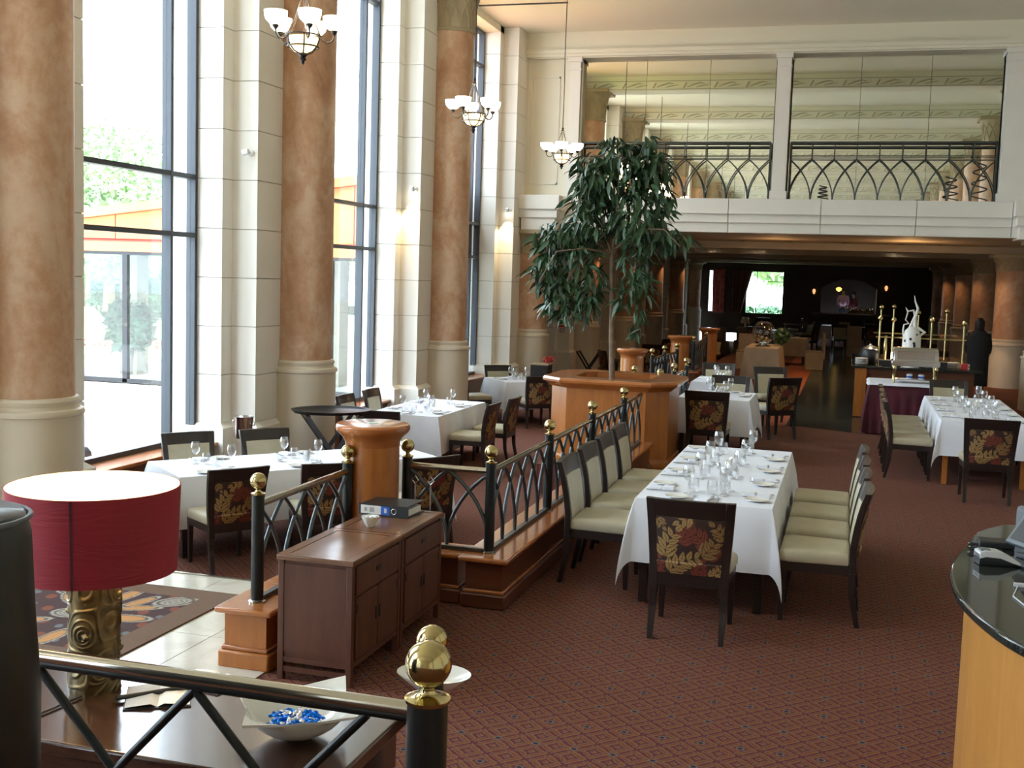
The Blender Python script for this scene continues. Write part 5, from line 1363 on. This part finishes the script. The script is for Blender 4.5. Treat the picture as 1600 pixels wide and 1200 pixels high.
# ------------------------------------------------------------ chandeliers
def make_chandelier():
    t = thing('chandelier', 'x', 'chandelier')
    MB().lathe([(0.001, 0), (0.012, 0.012), (0.02, 0.02), (0.012, 0.03), (0.03, 0.045), (0.038, 0.055), (0.024, 0.068), (0.035, 0.085), (0.05, 0.095), (0.045, 0.11), (0.02, 0.115)], 12).build('finial', M_IRON, t, smooth=40)
    MB().lathe([(0.03, 0.105), (0.085, 0.125), (0.125, 0.17), (0.142, 0.225), (0.146, 0.26), (0.138, 0.26), (0.118, 0.17), (0.02, 0.12)], 24, cap=False).build('lower_bowl', M_BULBW, t, smooth=60)
    for k in range(6):
        a = 2*pi*k/6; pts = [(r*cos(a), r*sin(a), z) for r, z in ((0.03, 0.10), (0.10, 0.125), (0.148, 0.175), (0.168, 0.23), (0.165, 0.285), (0.150, 0.30))]
        MB().tube(pts, 0.007, 6).build('cage_rib', M_IRON, t, smooth=60)
    for r, z in ((0.168, 0.275), (0.150, 0.17)):
        MB().tube([(r*cos(2*pi*i/28), r*sin(2*pi*i/28), z) for i in range(29)], 0.008, 6, cap=False).build('ring', M_IRON, t, smooth=60)
    for k in range(5):
        a = 2*pi*k/5+0.35; ca, sa = cos(a), sin(a)
        arm = MB().tube([(r*ca, r*sa, z) for r, z in ((0.165, 0.27), (0.19, 0.235), (0.225, 0.215), (0.265, 0.225), (0.29, 0.255), (0.295, 0.30))], 0.008, 6).build('arm', M_IRON, t, smooth=60)
        MB().lathe([(0.008, 0.29), (0.028, 0.315), (0.034, 0.33), (0.01, 0.345)], 12, (0.295*ca, 0.295*sa, 0)).build('socket', M_IRON, arm, smooth=50)
        MB().lathe([(0.02, 0.335), (0.06, 0.345), (0.095, 0.38), (0.108, 0.42), (0.112, 0.46), (0.105, 0.46), (0.088, 0.385), (0.02, 0.345)], 20, (0.295*ca, 0.295*sa, 0), cap=False).build('glass_shade', M_SHADE, arm, smooth=60)
        MB().tube([(0.16*ca, 0.16*sa, 0.29), (0.10*ca, 0.10*sa, 0.42), (0.055*ca, 0.055*sa, 0.56), (0.02*ca, 0.02*sa, 0.68)], 0.0065, 5).build('chain', M_IRON, t)
    MB().lathe([(0.01, 0.66), (0.03, 0.675), (0.035, 0.69), (0.015, 0.71), (0.022, 0.725), (0.02, 0.745), (0.006, 0.76)], 12).build('top_cap', M_IRON, t, smooth=50)
    MB().tube([(0, 0, 0.75), (0.004, 0, 1.5), (-0.004, 0.003, 2.2), (0, 0, CEIL-4.205)], 0.008, 6).build('cord', M_IRON, t)
    return t
CHAND = make_chandelier()
CHL = {10.3: 'nearest chandelier, in front of the first full column', 15.55: 'middle chandelier, by the second copper column', 20.72: 'third chandelier on a long cord before the balcony wall'}
for i, y in enumerate((10.3, 15.55, 20.72, 5.1, -0.15, -5.4, -10.6)):
    o = place(CHAND, (-5.17, y, 4.2), 0.4*i, CHL.get(y, 'chandelier behind the camera, %s from the nearest one' % ORD[i-3]), 'wrought iron chandeliers with alabaster bowls')
    if y > -6: lamp('chandelier_glow', 'POINT', (-5.17, y, 4.72), 22, (1.0, 0.80, 0.52), shadow_soft_size=0.2)

# small white spotlights on the piers
def pier_spot(y, on, label):
    t = thing('wall_spotlight', label, 'spotlight', (-6.735, y-0.92, 3.56), 0)
    MB().lathe([(0.04, 0), (0.04, 0.012), (0.02, 0.025)], 16).build('wall_plate', M_CAMERA, t)
    t.children[0].rotation_euler = (pi/2, 0, 0)
    MB().tube([(0, -0.02, 0), (0, -0.07, 0)], 0.012, 8).build('arm', M_CAMERA, t)
    h = MB().lathe([(0.02, 0.05), (0.034, 0.04), (0.036, -0.03), (0.030, -0.035)], 16).build('head', M_CAMERA, t, smooth=50)
    h.location = (-0.02, -0.10, 0); h.rotation_euler = ((0.5, 0.0, 0) if on else (0, 1.35, 0))
    if on:
        MB().lathe([(0.028, -0.036), (0.001, -0.037)], 16).build('lens', M_SPOTLIT, h)
        lamp('pier_spot_light', 'SPOT', (-6.76, y-1.06, 3.50), 80, (1.0, 0.76, 0.42), spot_size=radians(70), spot_blend=0.7, shadow_soft_size=0.02, target=(-6.80, y-0.96, 2.2))
    return t
pier_spot(13.06, False, 'small white spotlight, unlit, on the pier left of the first full column')
pier_spot(18.35, True, 'small white spotlight shining down the pier left of the second column')
pier_spot(23.7, True, 'small white spotlight shining down the last pier before the balcony')

# downlights of the low ceiling
def downlight(x, y, e=60, label='', z=LOWCEIL):
    t = thing('downlight', label, 'downlight', (x, y, z-0.012))
    MB().lathe([(0.045, 0.012), (0.06, 0.012), (0.06, 0.0), (0.045, 0.004)], 16, cap=False).build('trim_ring', M_RAILTOP, t)
    MB().lathe([(0.045, 0.006), (0.001, 0.006)], 16).build('lens', M_SPOTLIT, t)
    lamp('downlight_beam', 'SPOT', (x, y, z-0.04), e, (1.0, 0.60, 0.26), spot_size=radians(120), spot_blend=0.9, shadow_soft_size=0.04, target=(x, y, 0))
k = 0
for x, y in ((-2.5, 28.1), (-1.39, 28.1), (-0.17, 28.1), (1.10, 28.1), (1.94, 28.1), (-3.86, 33.6), (-2.57, 33.6), (1.2, 33.6)):
    downlight(x, y, 45, 'small downlight in the low ceiling, %s from the left and balcony edge' % ORD[k]); k += 1
downlight(-2.2, 23.57, 15, 'bright little downlight under the balcony edge left of the middle', z=3.26)
downlight(2.0, 23.57, 15, 'bright little downlight under the balcony edge right of the middle', z=3.26)
for y in (29.0, 34.3, 39.6, 44.9):
    lamp('column_light', 'SPOT', (-5.95, y-0.10, 3.0), 26, (1.0, 0.50, 0.20), spot_size=radians(60), spot_blend=0.8, shadow_soft_size=0.03, target=(-6.12, y-0.2, 1.4))
    lamp('column_light', 'SPOT', (2.80, y-0.6, 3.0), 22, (1.0, 0.55, 0.25), spot_size=radians(70), spot_blend=0.8, shadow_soft_size=0.03, target=(3.3, y-0.3, 1.5))
lamp('column_light', 'SPOT', (3.0, 28.0, 1.5), 9, (1.0, 0.62, 0.30), spot_size=radians(50), spot_blend=0.3, shadow_soft_size=0.02, target=(3.35, 28.5, 0.3))  # extra spot without a fixture, added for the golden patch on the column base
lamp('soffit_glow', 'POINT', (1.2, 26.3, 2.75), 30, (1.0, 0.58, 0.24), shadow_soft_size=0.1)
lamp('soffit_glow', 'POINT', (-1.6, 26.5, 2.75), 12, (1.0, 0.58, 0.24), shadow_soft_size=0.1)

# ------------------------------------------------------------ buffet
bt = thing('serving_table', 'maroon-skirted serving table with a white top cloth, carrying the roll-top chafing dish', 'table', (1.02, 18.88, 0))
MB().box(-0.60, -0.45, 0.74, 0.66, 0.45, 0.775).build('table_top', M_ESPRESSO, bt)
for sx in (-0.55, 0.6):
    for sy in (-0.4, 0.4): MB().box(sx-0.02, sy-0.02, 0, sx+0.02, sy+0.02, 0.74).build('leg', M_ESPRESSO, bt)
make_cloth(1.30, 0.94, 0.80, (1.05, 18.88, 0), 0, 'maroon pleated skirt cloth on the serving table', m=M_MAROON, seed=5, z=0.782, name='table_skirt', pleat=0.16, push=0.12)
make_cloth(1.32, 0.96, 0.035, (1.05, 18.88, 0), 0, 'white runner cloth on top of the maroon-skirted table', seed=6, z=0.792, name='runner_cloth', push=0.0)
cd = thing('chafing_dish', 'large roll-top chafing dish on brass-trimmed legs in front of the buffet', 'chafing dish', (1.04, 18.72, 0.797))
MB().box(-0.35, -0.22, 0.26, 0.35, 0.22, 0.34).build('water_pan', M_STEEL, cd, bevel=0.01)
dome = []
for x in (-0.33, -0.315, 0.315, 0.33):
    s = 0.9 if abs(x) > 0.32 else 1.0
    dome.append([(x, -0.20*s*cos(pi*i/14), 0.335+0.205*s*sin(pi*i/14)**0.8) for i in range(15)])
MB().loft(dome).build('roll_top', M_STEEL, cd, smooth=50)
MB().box(-0.27, -0.205, 0.36, 0.27, -0.19, 0.49).build('window_band', M_STEEL, cd)
MB().tube([(-0.05, -0.215, 0.38), (0, -0.235, 0.385), (0.05, -0.215, 0.38)], 0.007, 6).build('handle', M_STEEL, cd)
for x in (-0.30, 0.30):
    for y in (-0.19, 0.19):
        MB().lathe([(0.012, 0.0), (0.022, 0.01), (0.014, 0.03), (0.016, 0.16), (0.028, 0.20), (0.03, 0.235), (0.02, 0.27)], 10, (x, y, 0)).build('leg', M_BRASS, cd, smooth=50)
MB().box(-0.30, -0.12, 0.045, 0.30, 0.12, 0.055).build('shelf', M_STEEL, cd)
for i, x in enumerate((0.97, 1.14)):
    b = thing('fuel_can', '%s of the two blue-white fuel cans under the chafing dish' % ('left' if i == 0 else 'right'), 'can', (x, 18.66, 0.853))
    MB().lathe([(0.045, 0), (0.045, 0.07), (0.04, 0.075)], 16).build('body', M_LINEN, b, smooth=40)
    MB().lathe([(0.046, 0.02), (0.046, 0.05)], 16, cap=False).build('blue_band', M_BLUEPAPER, b)
    MB().lathe([(0.04, 0.075), (0.02, 0.085)], 12).build('lid', M_STEEL, b)
bc = thing('buffet_counter', 'black-topped wooden buffet island with an orange wood end', 'counter', (0, 0, 0))
MB().box(0.12, 20.55, 0.86, 2.2, 24.3, 0.90).build('granite_top', M_GRANITE, bc, bevel=0.008)
MB().box(0.22, 20.65, 0, 2.1, 24.2, 0.86).build('body', M_REDWOOD, bc)
MB().box(0.18, 20.60, 0.02, 0.37, 20.70, 0.86).build('corner_panel', M_ORWOOD, bc)
sg = thing('sneeze_guard', 'brass-posted glass serving gantry on the buffet island', 'gantry', (0, 0, 0.90))
for (x, y, h) in ((0.56, 21.2, 0.82), (0.79, 21.3, 0.80), (1.42, 21.3, 0.82), (0.62, 23.2, 0.98), (0.85, 23.2, 1.0), (1.30, 23.2, 0.9), (1.80, 23.2, 0.95), (1.95, 21.3, 0.78)):
    p = MB().lathe([(0.018, 0), (0.014, 0.02), (0.014, h-0.06)], 12, (x, y, 0)).build('post', M_BRASS, sg, smooth=40)
    MB().lathe([(0.045*sin(a), h-0.02-0.045*cos(a)) for a in [pi*i/10 for i in range(11)]], 14, (x, y, 0), cap=False).build('ball', M_BRASS, p, smooth=70)
for y in (21.3, 23.2):
    MB().box(0.5, y-0.012, 0.46, 2.0, y+0.012, 0.485).build('cross_bar', M_BRASS, sg)
MB().box(0.5, 21.3, 0.49, 2.0, 23.2, 0.50).build('glass_shelf', M_PANE, sg)
MB().lathe([(0.035, 0), (0.03, 0.15), (0.035, 0.3), (0.022, 0.42), (0.03, 0.5)], 14, (0.67, 21.25, 0)).build('lit_brass_column', M_BRASS, sg, smooth=60)
vs = thing('dotted_vase', 'tall white vase with black dots and twisting white tendrils on the buffet', 'vase', (1.08, 20.85, 0.90))
MB().lathe([(0.15, 0), (0.155, 0.3), (0.15, 0.5), (0.12, 0.62), (0.06, 0.68), (0.03, 0.70)], 24).build('body', M_CHINA, vs, smooth=60)
MB().tube([(0.04, -0.02, 0.66), (0.03, 0, 0.85), (0.07, 0, 1.0), (0.02, 0, 1.12), (0.0, 0, 1.22)], [0.035, 0.028, 0.022, 0.014, 0.004], 8).build('tendril', M_CHINA, vs, smooth=60)
MB().tube([(-0.12, 0, 0.45), (-0.15, 0, 0.62), (-0.14, 0, 0.72), (-0.06, 0, 0.74), (-0.12, 0, 0.80), (-0.09, 0, 0.93), (-0.13, 0, 1.02)], [0.02, 0.014, 0.012, 0.012, 0.012, 0.012, 0.004], 8).build('tendril', M_CHINA, vs, smooth=60)
MB().tube([(-0.13, 0, 1.0), (-0.08, 0, 0.95), (0.0, 0, 0.97), (0.03, 0, 0.88), (0.0, 0, 0.78), (-0.04, -0.02, 0.66)], [0.006, 0.014, 0.018, 0.022, 0.026, 0.03], 8).build('tendril', M_CHINA, vs, smooth=60)
MB().tube([(0.10, 0, 0.52), (0.20, 0, 0.60), (0.10, 0, 0.66), (0.04, 0, 0.70)], [0.03, 0.03, 0.03, 0.02], 8).build('tendril', M_CHINA, vs, smooth=60)
rd = random.Random(2)
for i in range(16):
    a = -pi/2+rd.uniform(-1.3, 1.3); z = 0.06+0.035*i; r = 0.1535 if z < 0.5 else 0.135
    MB().loft([[((r-0.004)*cos(a)+0*b, (r-0.004)*sin(a), z) for b in range(3)]] if False else [[(r*cos(a+0.15*cos(q)), r*sin(a+0.15*cos(q)), z+0.024*sin(q)) for q in [2*pi*j/10 for j in range(10)]], [((r+0.003)*cos(a+0.13*cos(q)), (r+0.003)*sin(a+0.13*cos(q)), z+0.020*sin(q)) for q in [2*pi*j/10 for j in range(10)]]]).build('black_dot', M_INK, vs)
kt = thing('soup_kettle', 'round black soup kettle with a steel rim at the left of the buffet', 'kettle', (0.42, 21.15, 0.90))
MB().lathe([(0.10, 0.0), (0.13, 0.03), (0.155, 0.12), (0.15, 0.22), (0.13, 0.25)], 24).build('pot', M_BLACKPL, kt, smooth=50)
MB().lathe([(0.14, 0.25), (0.142, 0.265), (0.09, 0.31), (0.02, 0.325), (0.02, 0.35), (0.001, 0.355)], 24).build('lid', M_STEEL, kt, smooth=50)
for i, (x, y, lb) in enumerate(((0.28, 20.85, 'stack of white plates at the left front corner of the buffet'), (1.78, 21.0, 'stack of white plates at the right of the buffet'), (1.55, 20.95, 'lower stack of white plates beside the serving trays'))):
    t = thing('plate_stack', lb, 'plates', (x, y, 0.90))
    for k in range(8 - i):
        MB().lathe([(0.06, 0), (0.11, 0.012), (0.11, 0.016), (0.06, 0.008)], 20, (0, 0, 0.014*k)).build('plate', M_CHINA, t, smooth=50)
for i, (x, y, m, lb) in enumerate(((1.62, 21.6, M_STEEL, 'steel food tray under the right end of the gantry'), (1.95, 21.7, M_STEEL, 'steel food tray at the far right of the buffet'), (0.50, 22.0, M_STEEL, 'steel food tray behind the soup kettle'))):
    t = thing('food_tray', lb, 'tray', (x, y, 0.90))
    MB().box(-0.15, -0.2, 0, 0.15, 0.2, 0.05).build('pan', m, t, bevel=0.006)
    q = leafball('f', M_GOLDREL, (0, 0, 0.07), (0.12, 0.16, 0.03), 60, 0.03, None, None, i)
    q.name = 'food'; q.parent = t; q['kind'] = 'stuff'
tag(MB().box(-0.05, -0.04, 0, 0.05, 0.04, 0.09).build('red_box', M_RED, loc=(1.95, 20.85, 0.901), bevel=0.004), 'small red box at the right front of the buffet', 'box')
tag(MB().box(-0.16, -0.12, 0, 0.16, 0.12, 0.10).build('black_tray_base', M_BLACKPL, loc=(0.72, 20.85, 0.901), bevel=0.006), 'low black warming base left of the dotted vase', 'warmer')
tag(MB().box(-0.16, -0.12, 0, 0.16, 0.12, 0.12).build('black_tray_base', M_BLACKPL, loc=(1.50, 20.70, 0.901), bevel=0.006), 'low black warming base right of the dotted vase', 'warmer')
lt = thing('lantern_box', 'glowing white lantern box on the buffet left of the vase', 'lantern', (0.83, 21.1, 0.90))
MB().box(-0.06, -0.06, 0.02, 0.06, 0.06, 0.22).build('diffuser', mat('lit_lantern', (1, 0.9, 0.8), 0.5, emit=(1.0, 0.78, 0.55), estr=6), lt)
MB().box(-0.07, -0.07, 0, 0.07, 0.07, 0.02).build('foot', M_BLACKPL, lt)
for x, y, e in ((0.45, 21.3, 60), (1.7, 21.5, 60)):
    lamp('buffet_heat_lamp', 'SPOT', (x, y, 2.2), e, (1.0, 0.62, 0.30), spot_size=radians(85), spot_blend=0.5, shadow_soft_size=0.05, target=(x, y-0.1, 0.9))

# ------------------------------------------------------------ people
def person(x, y, rz, h, label, top, legs, hair=M_HAIR, pose=0, z=0.0):
    t = thing('person', label, 'person', (x, y, z), rz); s = h/1.75
    def skin(name, V, E, R, m, parent, sub=2, root=0):
        me = bpy.data.meshes.new(name); me.from_pydata([(a*s, b*s, c*s) for a, b, c in V], E, []); me.materials.append(m)
        o = put(name, me, parent); md = o.modifiers.new('skin', 'SKIN'); md.use_smooth_shade = True
        for i, r in enumerate(R):
            me.skin_vertices[0].data[i].radius = (r[0]*s, r[1]*s) if isinstance(r, tuple) else (r*s, r*s)
            me.skin_vertices[0].data[i].use_root = (i == root)
        sb = o.modifiers.new('sub', 'SUBSURF'); sb.levels = sub; sb.render_levels = sub
        return o
    ax = 0.30 if pose == 0 else 0.22
    V = [(0, 0, 0.95), (0, 0, 1.15), (0, -0.01, 1.35), (0, 0, 1.46), (0, 0.01, 1.54), (0, 0.015, 1.63), (0, 0.01, 1.70)]
    E_ = [(0, 1), (1, 2), (2, 3), (3, 4), (4, 5), (5, 6)]
    R = [0.09, 0.09, 0.09, 0.06, 0.052, (0.075, 0.09), (0.05, 0.06)]
    for sd in (-1, 1):
        n = len(V); V += [(sd*0.19, 0, 1.40), (sd*0.23, 0.0, 1.14), (sd*0.22, 0.14, 0.98), (sd*0.20, 0.22, 0.95)]; E_ += [(2, n), (n, n+1), (n+1, n+2), (n+2, n+3)]; R += [0.04, 0.032, 0.026, (0.02, 0.035)]
        n = len(V); V += [(sd*0.09, 0, 0.88), (sd*0.10, 0.01, 0.50), (sd*0.10, -0.01, 0.10), (sd*0.11, 0.09, 0.04)]; E_ += [(0, n), (n, n+1), (n+1, n+2), (n+2, n+3)]; R += [0.06, 0.045, 0.036, (0.04, 0.03)]
    skin('body', V, E_, R, M_SKIN, t)
    V = [(0, 0, 0.90), (0, 0, 1.15), (0, -0.01, 1.35), (0, 0, 1.45)]; E_ = [(0, 1), (1, 2), (2, 3)]; R = [(0.175, 0.135), (0.16, 0.125), (0.18, 0.13), (0.09, 0.08)]
    for sd in (-1, 1):
        n = len(V); V += [(sd*0.19, 0, 1.40), (sd*0.23, 0, 1.14), (sd*0.22, 0.12, 1.0)]; E_ += [(2, n), (n, n+1), (n+1, n+2)]; R += [0.068, 0.055, 0.045]
    skin('shirt', V, E_, R, top, t)
    V = [(0, 0, 0.96), (0, 0, 0.90)]; E_ = [(0, 1)]; R = [(0.16, 0.12), (0.165, 0.13)]
    for sd in (-1, 1):
        n = len(V); V += [(sd*0.095, 0, 0.84), (sd*0.10, 0.01, 0.50), (sd*0.10, -0.01, 0.08)]; E_ += [(1, n), (n, n+1), (n+1, n+2)]; R += [0.10, 0.075, 0.06]
    skin('trousers', V, E_, R, legs, t)
    if pose == 2:
        MB().loft([[(a*s*cos(2*pi*i/24), b*s*sin(2*pi*i/24)-0.01, zz*s) for i in range(24)] for a, b, zz in ((0.235, 0.19, 0.30), (0.225, 0.18, 0.9), (0.245, 0.17, 1.25), (0.235, 0.15, 1.38), (0.15, 0.13, 1.47), (0.09, 0.10, 1.52))]).build('long_coat', top, t, smooth=70)
        MB().loft([[(a*s*cos(2*pi*i/16), b*s*sin(2*pi*i/16)-0.025*s, zz*s) for i in range(16)] for a, b, zz in ((0.07, 0.07, 1.44), (0.10, 0.10, 1.52), (0.105, 0.115, 1.62), (0.10, 0.12, 1.70), (0.05, 0.06, 1.77))]).build('long_hair', hair, t, smooth=70)
    MB().loft([[(0.085*s*k*cos(2*pi*i/16), (0.0-0.02)*s+0.10*s*k*sin(2*pi*i/16), zz*s) for i in range(16)] for k, zz in ((0.75, 1.60), (1.0, 1.66), (0.98, 1.71), (0.75, 1.755), (0.3, 1.775))]).build('hair', hair, t, smooth=70)
    for sd in (-1, 1):
        MB().lathe([(0.010*s*sin(a), -0.010*s*cos(a)) for a in [pi*i/6 for i in range(7)]], 8, (sd*0.032*s, 0.092*s, 1.645*s), cap=False).build('eye', M_INK, t)
    MB().tube([(0, 0.095*s, 1.64*s), (0, 0.115*s, 1.61*s), (0, 0.098*s, 1.605*s)], [0.006*s, 0.011*s, 0.008*s], 6).build('nose', M_SKIN, t, smooth=60)
    MB().box(-0.02*s, 0.088*s, 1.578*s, 0.02*s, 0.096*s, 1.584*s).build('mouth', M_RED, t)
    return t
person(2.62, 25.4, radians(-8), 1.66, 'person dressed all in black standing between the buffet and the right-hand columns', M_BLACKCLOTH, M_BLACKCLOTH, pose=2)
person(-0.22, 52.9, radians(180), 1.70, 'distant person in a pink shirt seen through the bar arch', M_PINKCLOTH, M_DENIM, z=0.42)
person(0.22, 53.1, radians(150), 1.55, 'distant person in a dark red top behind the bar bottles', M_MAROON, M_BLACKCLOTH, z=0.42)

# ------------------------------------------------------------ dim room beyond
bar = thing('bar_counter', 'dark bar counter in front of the arch', 'bar', (0.05, 51.2, 0))
MB().box(-1.6, -0.25, 1.02, 1.7, 0.3, 1.08).build('top', M_CONSOLE, bar); MB().box(-1.5, -0.15, 0, 1.6, 0.2, 1.02).build('front', M_DARKWALL, bar)
MB().box(-1.3, 52.2, 0.0, 1.3, 52.6, 0.42).build('back_step', M_DARKWALL, fw)
shf = tag(MB().box(0.0, 51.96, 0.95, 1.12, 52.16, 0.98).build('bottle_shelf', M_CONSOLE), 'ledge of bottles in the right half of the bar arch', 'shelf')
BOT = MB().lathe([(0.04, 0), (0.042, 0.01), (0.042, 0.17), (0.03, 0.21), (0.014, 0.24), (0.014, 0.31), (0.001, 0.312)], 12).build('bottle', M_BARGLASS, smooth=50)
BOT['category'] = 'bottle'
for i in range(10):
    place(BOT, (0.10+0.105*i, 52.06, 0.98), 0, 'bottle on the ledge in the bar arch, %s from the left' % ORD[i], 'bottles in the bar arch', scale=(1.5, 1.5, 1.1+0.5*((i*7) % 5)/5))
for x, z, lb in ((-1.45, 1.97, 'small amber wall lamp left of the bar arch'), (1.53, 2.2, 'small amber wall lamp right of the bar arch')):
    t = thing('wall_lamp', lb, 'wall lamp', (x, 51.9, z))
    MB().box(-0.05, 0.06, -0.2, 0.05, 0.1, 0.1).build('plate', M_IRON, t)
    MB().lathe([(0.03, -0.12), (0.07, 0.0), (0.05, 0.08), (0.02, 0.1)], 12).build('glass_shade', mat('dim_amber_%d' % int(z*10), (0.8, 0.5, 0.3), 0.5, emit=(1.0, 0.45, 0.18), estr=1.0), t, smooth=60)
lamp('added_table_spot', 'SPOT', (-0.45, 45.0, 3.0), 60, (0.85, 0.92, 1.0), spot_size=radians(50), spot_blend=0.5, shadow_soft_size=0.05, target=(-0.45, 45.0, 0))  # added spot with no fixture, brightens the distant white cloth
lamp('added_bottle_light', 'POINT', (0.6, 51.9, 1.6), 3, (0.95, 1.0, 0.85), shadow_soft_size=0.1)  # added fill light with no fixture, makes the bottles in the arch visible
tag(MB().lathe([(0.02, 0), (0.11, 0.06), (0.13, 0.14), (0.04, 0.2)], 14).build('amber_lamp', mat('lit_amber_lamp', (0.9, 0.6, 0.2), 0.5, emit=(1.0, 0.62, 0.15), estr=1.2), smooth=60, loc=(-0.42, 52.4, 1.98)), 'small yellow hanging lamp left of the pink-shirted person', 'lamp')

def slip_chair(x, y, rz, label, m=M_BEIGECLOTH, h=0.98):
    t = thing('covered_chair', label, 'chair', (x, y, SUNK if x < -3.5 else 0), rz)
    MB().box(-0.23, -0.24, 0.0, 0.23, 0.22, 0.46).build('skirt', m, t, bevel=0.02)
    MB().box(-0.22, -0.28, 0.30, 0.22, -0.21, h, ).build('back_cover', m, t, bevel=0.025)
    MB().box(-0.225, -0.2, 0.46, 0.225, 0.22, 0.50).build('seat_pad', m, t, bevel=0.02)
    return t
make_table(0.72, 2.0, (-1.87, 28.2, 0), 0, 'table under the floor-length beige cloth')
make_cloth(0.74, 2.1, 0.735, (-1.87, 28.2, 0), 0, 'floor-length beige pleated cloth on the table with the glass bowl', m=M_BEIGECLOTH, seed=8, z=0.75, pleat=0.30, push=0.10)
gb = thing('glass_sphere_bowl', 'big clear glass sphere on a base on the beige-clothed table', 'bowl', (-1.87, 27.75, 0.755))
MB().lathe([(0.27*sin(a), 0.34-0.27*cos(a)) for a in [pi*(0.12+0.80*i/16) for i in range(17)]], 28, cap=False).build('sphere', M_GLASS, gb, smooth=70)
MB().lathe([(0.17, 0), (0.18, 0.02), (0.08, 0.06), (0.10, 0.10)], 24).build('foot', M_STEEL, gb, smooth=50)
for i in range(7):
    q = MB().lathe([(0.04*sin(a), -0.04*cos(a)) for a in [pi*j/8 for j in range(9)]], 10, cap=False).build('bauble', M_STEEL if i % 2 else M_BRASS, gb, smooth=70)
    q.location = (0.11*cos(i*0.9), 0.11*sin(i*0.9), 0.16+0.03*(i % 3))
leafball('dark_plant', M_LEAF, (-1.50, 28.6, 0.98), (0.20, 0.35, 0.18), 260, 0.07, 'dark leafy arrangement beside the glass sphere', 'plant', 21, trunk=0.02, z0=0.76)
make_table(0.8, 0.8, (-1.45, 33.3, 0), 0, 'table under the second beige cloth')
make_cloth(0.82, 0.82, 0.5, (-1.45, 33.3, 0), 0, 'beige cloth over the square table behind the glass sphere', m=M_BEIGECLOTH, seed=9, z=0.75)
slip_chair(-0.80, 31.6, radians(95), 'beige covered chair at the aisle side behind the glass-sphere table')
slip_chair(-2.5, 30.6, radians(180), 'beige covered chair left of the glass-sphere table', h=0.92)
make_table(0.9, 0.9, (-0.45, 45.0, 0), 0, 'distant table under the bright cloth near the bar')
make_cloth(0.92, 0.92, 0.5, (-0.45, 45.0, 0), 0, 'bright white cloth on the distant table before the bar arch', seed=10, z=0.75)
slip_chair(0.25, 38.5, 0, 'beige chair back catching the light in the distance')
slip_chair(-4.3, 42, radians(200), 'beige armchair back below the brown curtain, left one'); slip_chair(-3.7, 43, radians(170), 'beige armchair back below the brown curtain, right one')
sk = 0
for (x, y, a) in ((-4.6, 25.3, 30), (-5.3, 27.0, -60), (-4.2, 27.5, 80), (-5.0, 30.5, 20), (-4.2, 31.2, -70), (-5.2, 33.6, 60), (-3.9, 35.0, 160), (-2.6, 36.5, -20), (-1.2, 39.0, 70), (-0.2, 41.5, 190), (-2.8, 40.5, 20), (-1.5, 43.5, 120), (0.9, 43.0, 0), (-3.2, 46.2, 10), (-2.0, 47.0, 90), (-0.1, 48.2, 180), (1.0, 47.5, 200)):
    place(CHAIR, (x, y, SUNK if x < -3.5 else 0), radians(a), 'dark dining chair in the dim low room, %s from the balcony' % ORD[sk], 'dark chairs in the dim low room'); sk += 1
tk = 0
for (x, y) in ((-4.75, 26.2), (-4.6, 31.9), (-4.6, 35.0), (-2.0, 38.6), (-1.9, 45.0), (0.6, 44.6)):
    make_table(0.8, 0.8, (x, y, SUNK if x < -3.5 else 0), 0.1, 'small dark table in the dim low room, %s from the balcony' % ORD[tk]); tk += 1
# small table lamp in the far window, fire notices, little plant table
tl = thing('table_lamp', 'small pale table lamp beneath the left edge of the far window', 'lamp', (-4.0, 48.0, 0.39))
MB().lathe([(0.07, 0), (0.03, 0.05), (0.02, 0.25)], 12).build('base', M_BRASS, tl, smooth=50); MB().lathe([(0.18, 0.2), (0.13, 0.45)], 20, cap=False).build('lamp_shade', M_SHADEIN, tl, smooth=50)
make_table(0.7, 0.7, (-4.0, 48.0, SUNK), 0, 'dark table carrying the small pale lamp')
fs = thing('fire_notice', 'fire notice with red bar and square pictogram on the pier under the balcony', 'sign', (-6.82, 27.99, 0.98))
MB().box(-0.10, 0.0, 0.02, 0.08, 0.008, 0.20).build('white_plate', M_PAPER, fs)
MB().box(-0.10, -0.002, 0.02, 0.08, 0.0, 0.065).build('red_bar', M_RED, fs)
MB().box(-0.07, -0.002, 0.09, 0.05, 0.0, 0.19).build('green_panel', mat('green_sign', (0.02, 0.18, 0.10), 0.5), fs)
MB().box(-0.06, 0.0, -0.12, 0.06, 0.008, -0.02).build('pictogram_plate', M_GREYINK, fs)
MB().box(-0.035, -0.002, -0.10, 0.035, 0.0, -0.04).build('pictogram', M_PAPER, fs)
MB().lathe([(0.016, -0.001), (0.001, -0.001)], 10).build('pictogram_dot', M_RED, fs).rotation_euler = (pi/2, 0, 0)
bpy.data.objects['pictogram_dot'].location = (0, -0.004, -0.07)
st = thing('side_table', 'small table with a red plant behind the low column by the planter', 'table', (-5.95, 22.75, 0)); st.scale = (1, 1, 0.72)
MB().box(-0.2, -0.2, 0.62, 0.2, 0.2, 0.65).build('table_top', M_BEIGECLOTH, st); MB().box(-0.18, -0.18, -0.5, 0.18, 0.18, 0.62).build('body', M_ESPRESSO, st)
leafball('red_plant', M_FLOWER, (-5.80, 22.75, 0.56), (0.12, 0.10, 0.07), 60, 0.045, 'small red-leaved plant on the side table by the low column', 'plant', 30, trunk=0.01, z0=0.47)

# drop prototypes that were never placed
for o in (GLASS, TUMB, PLATE, NAPKIN, FORK, KNIFE, VASE, SALT, BOT):
    if o.name not in USED: bpy.data.objects.remove(o)
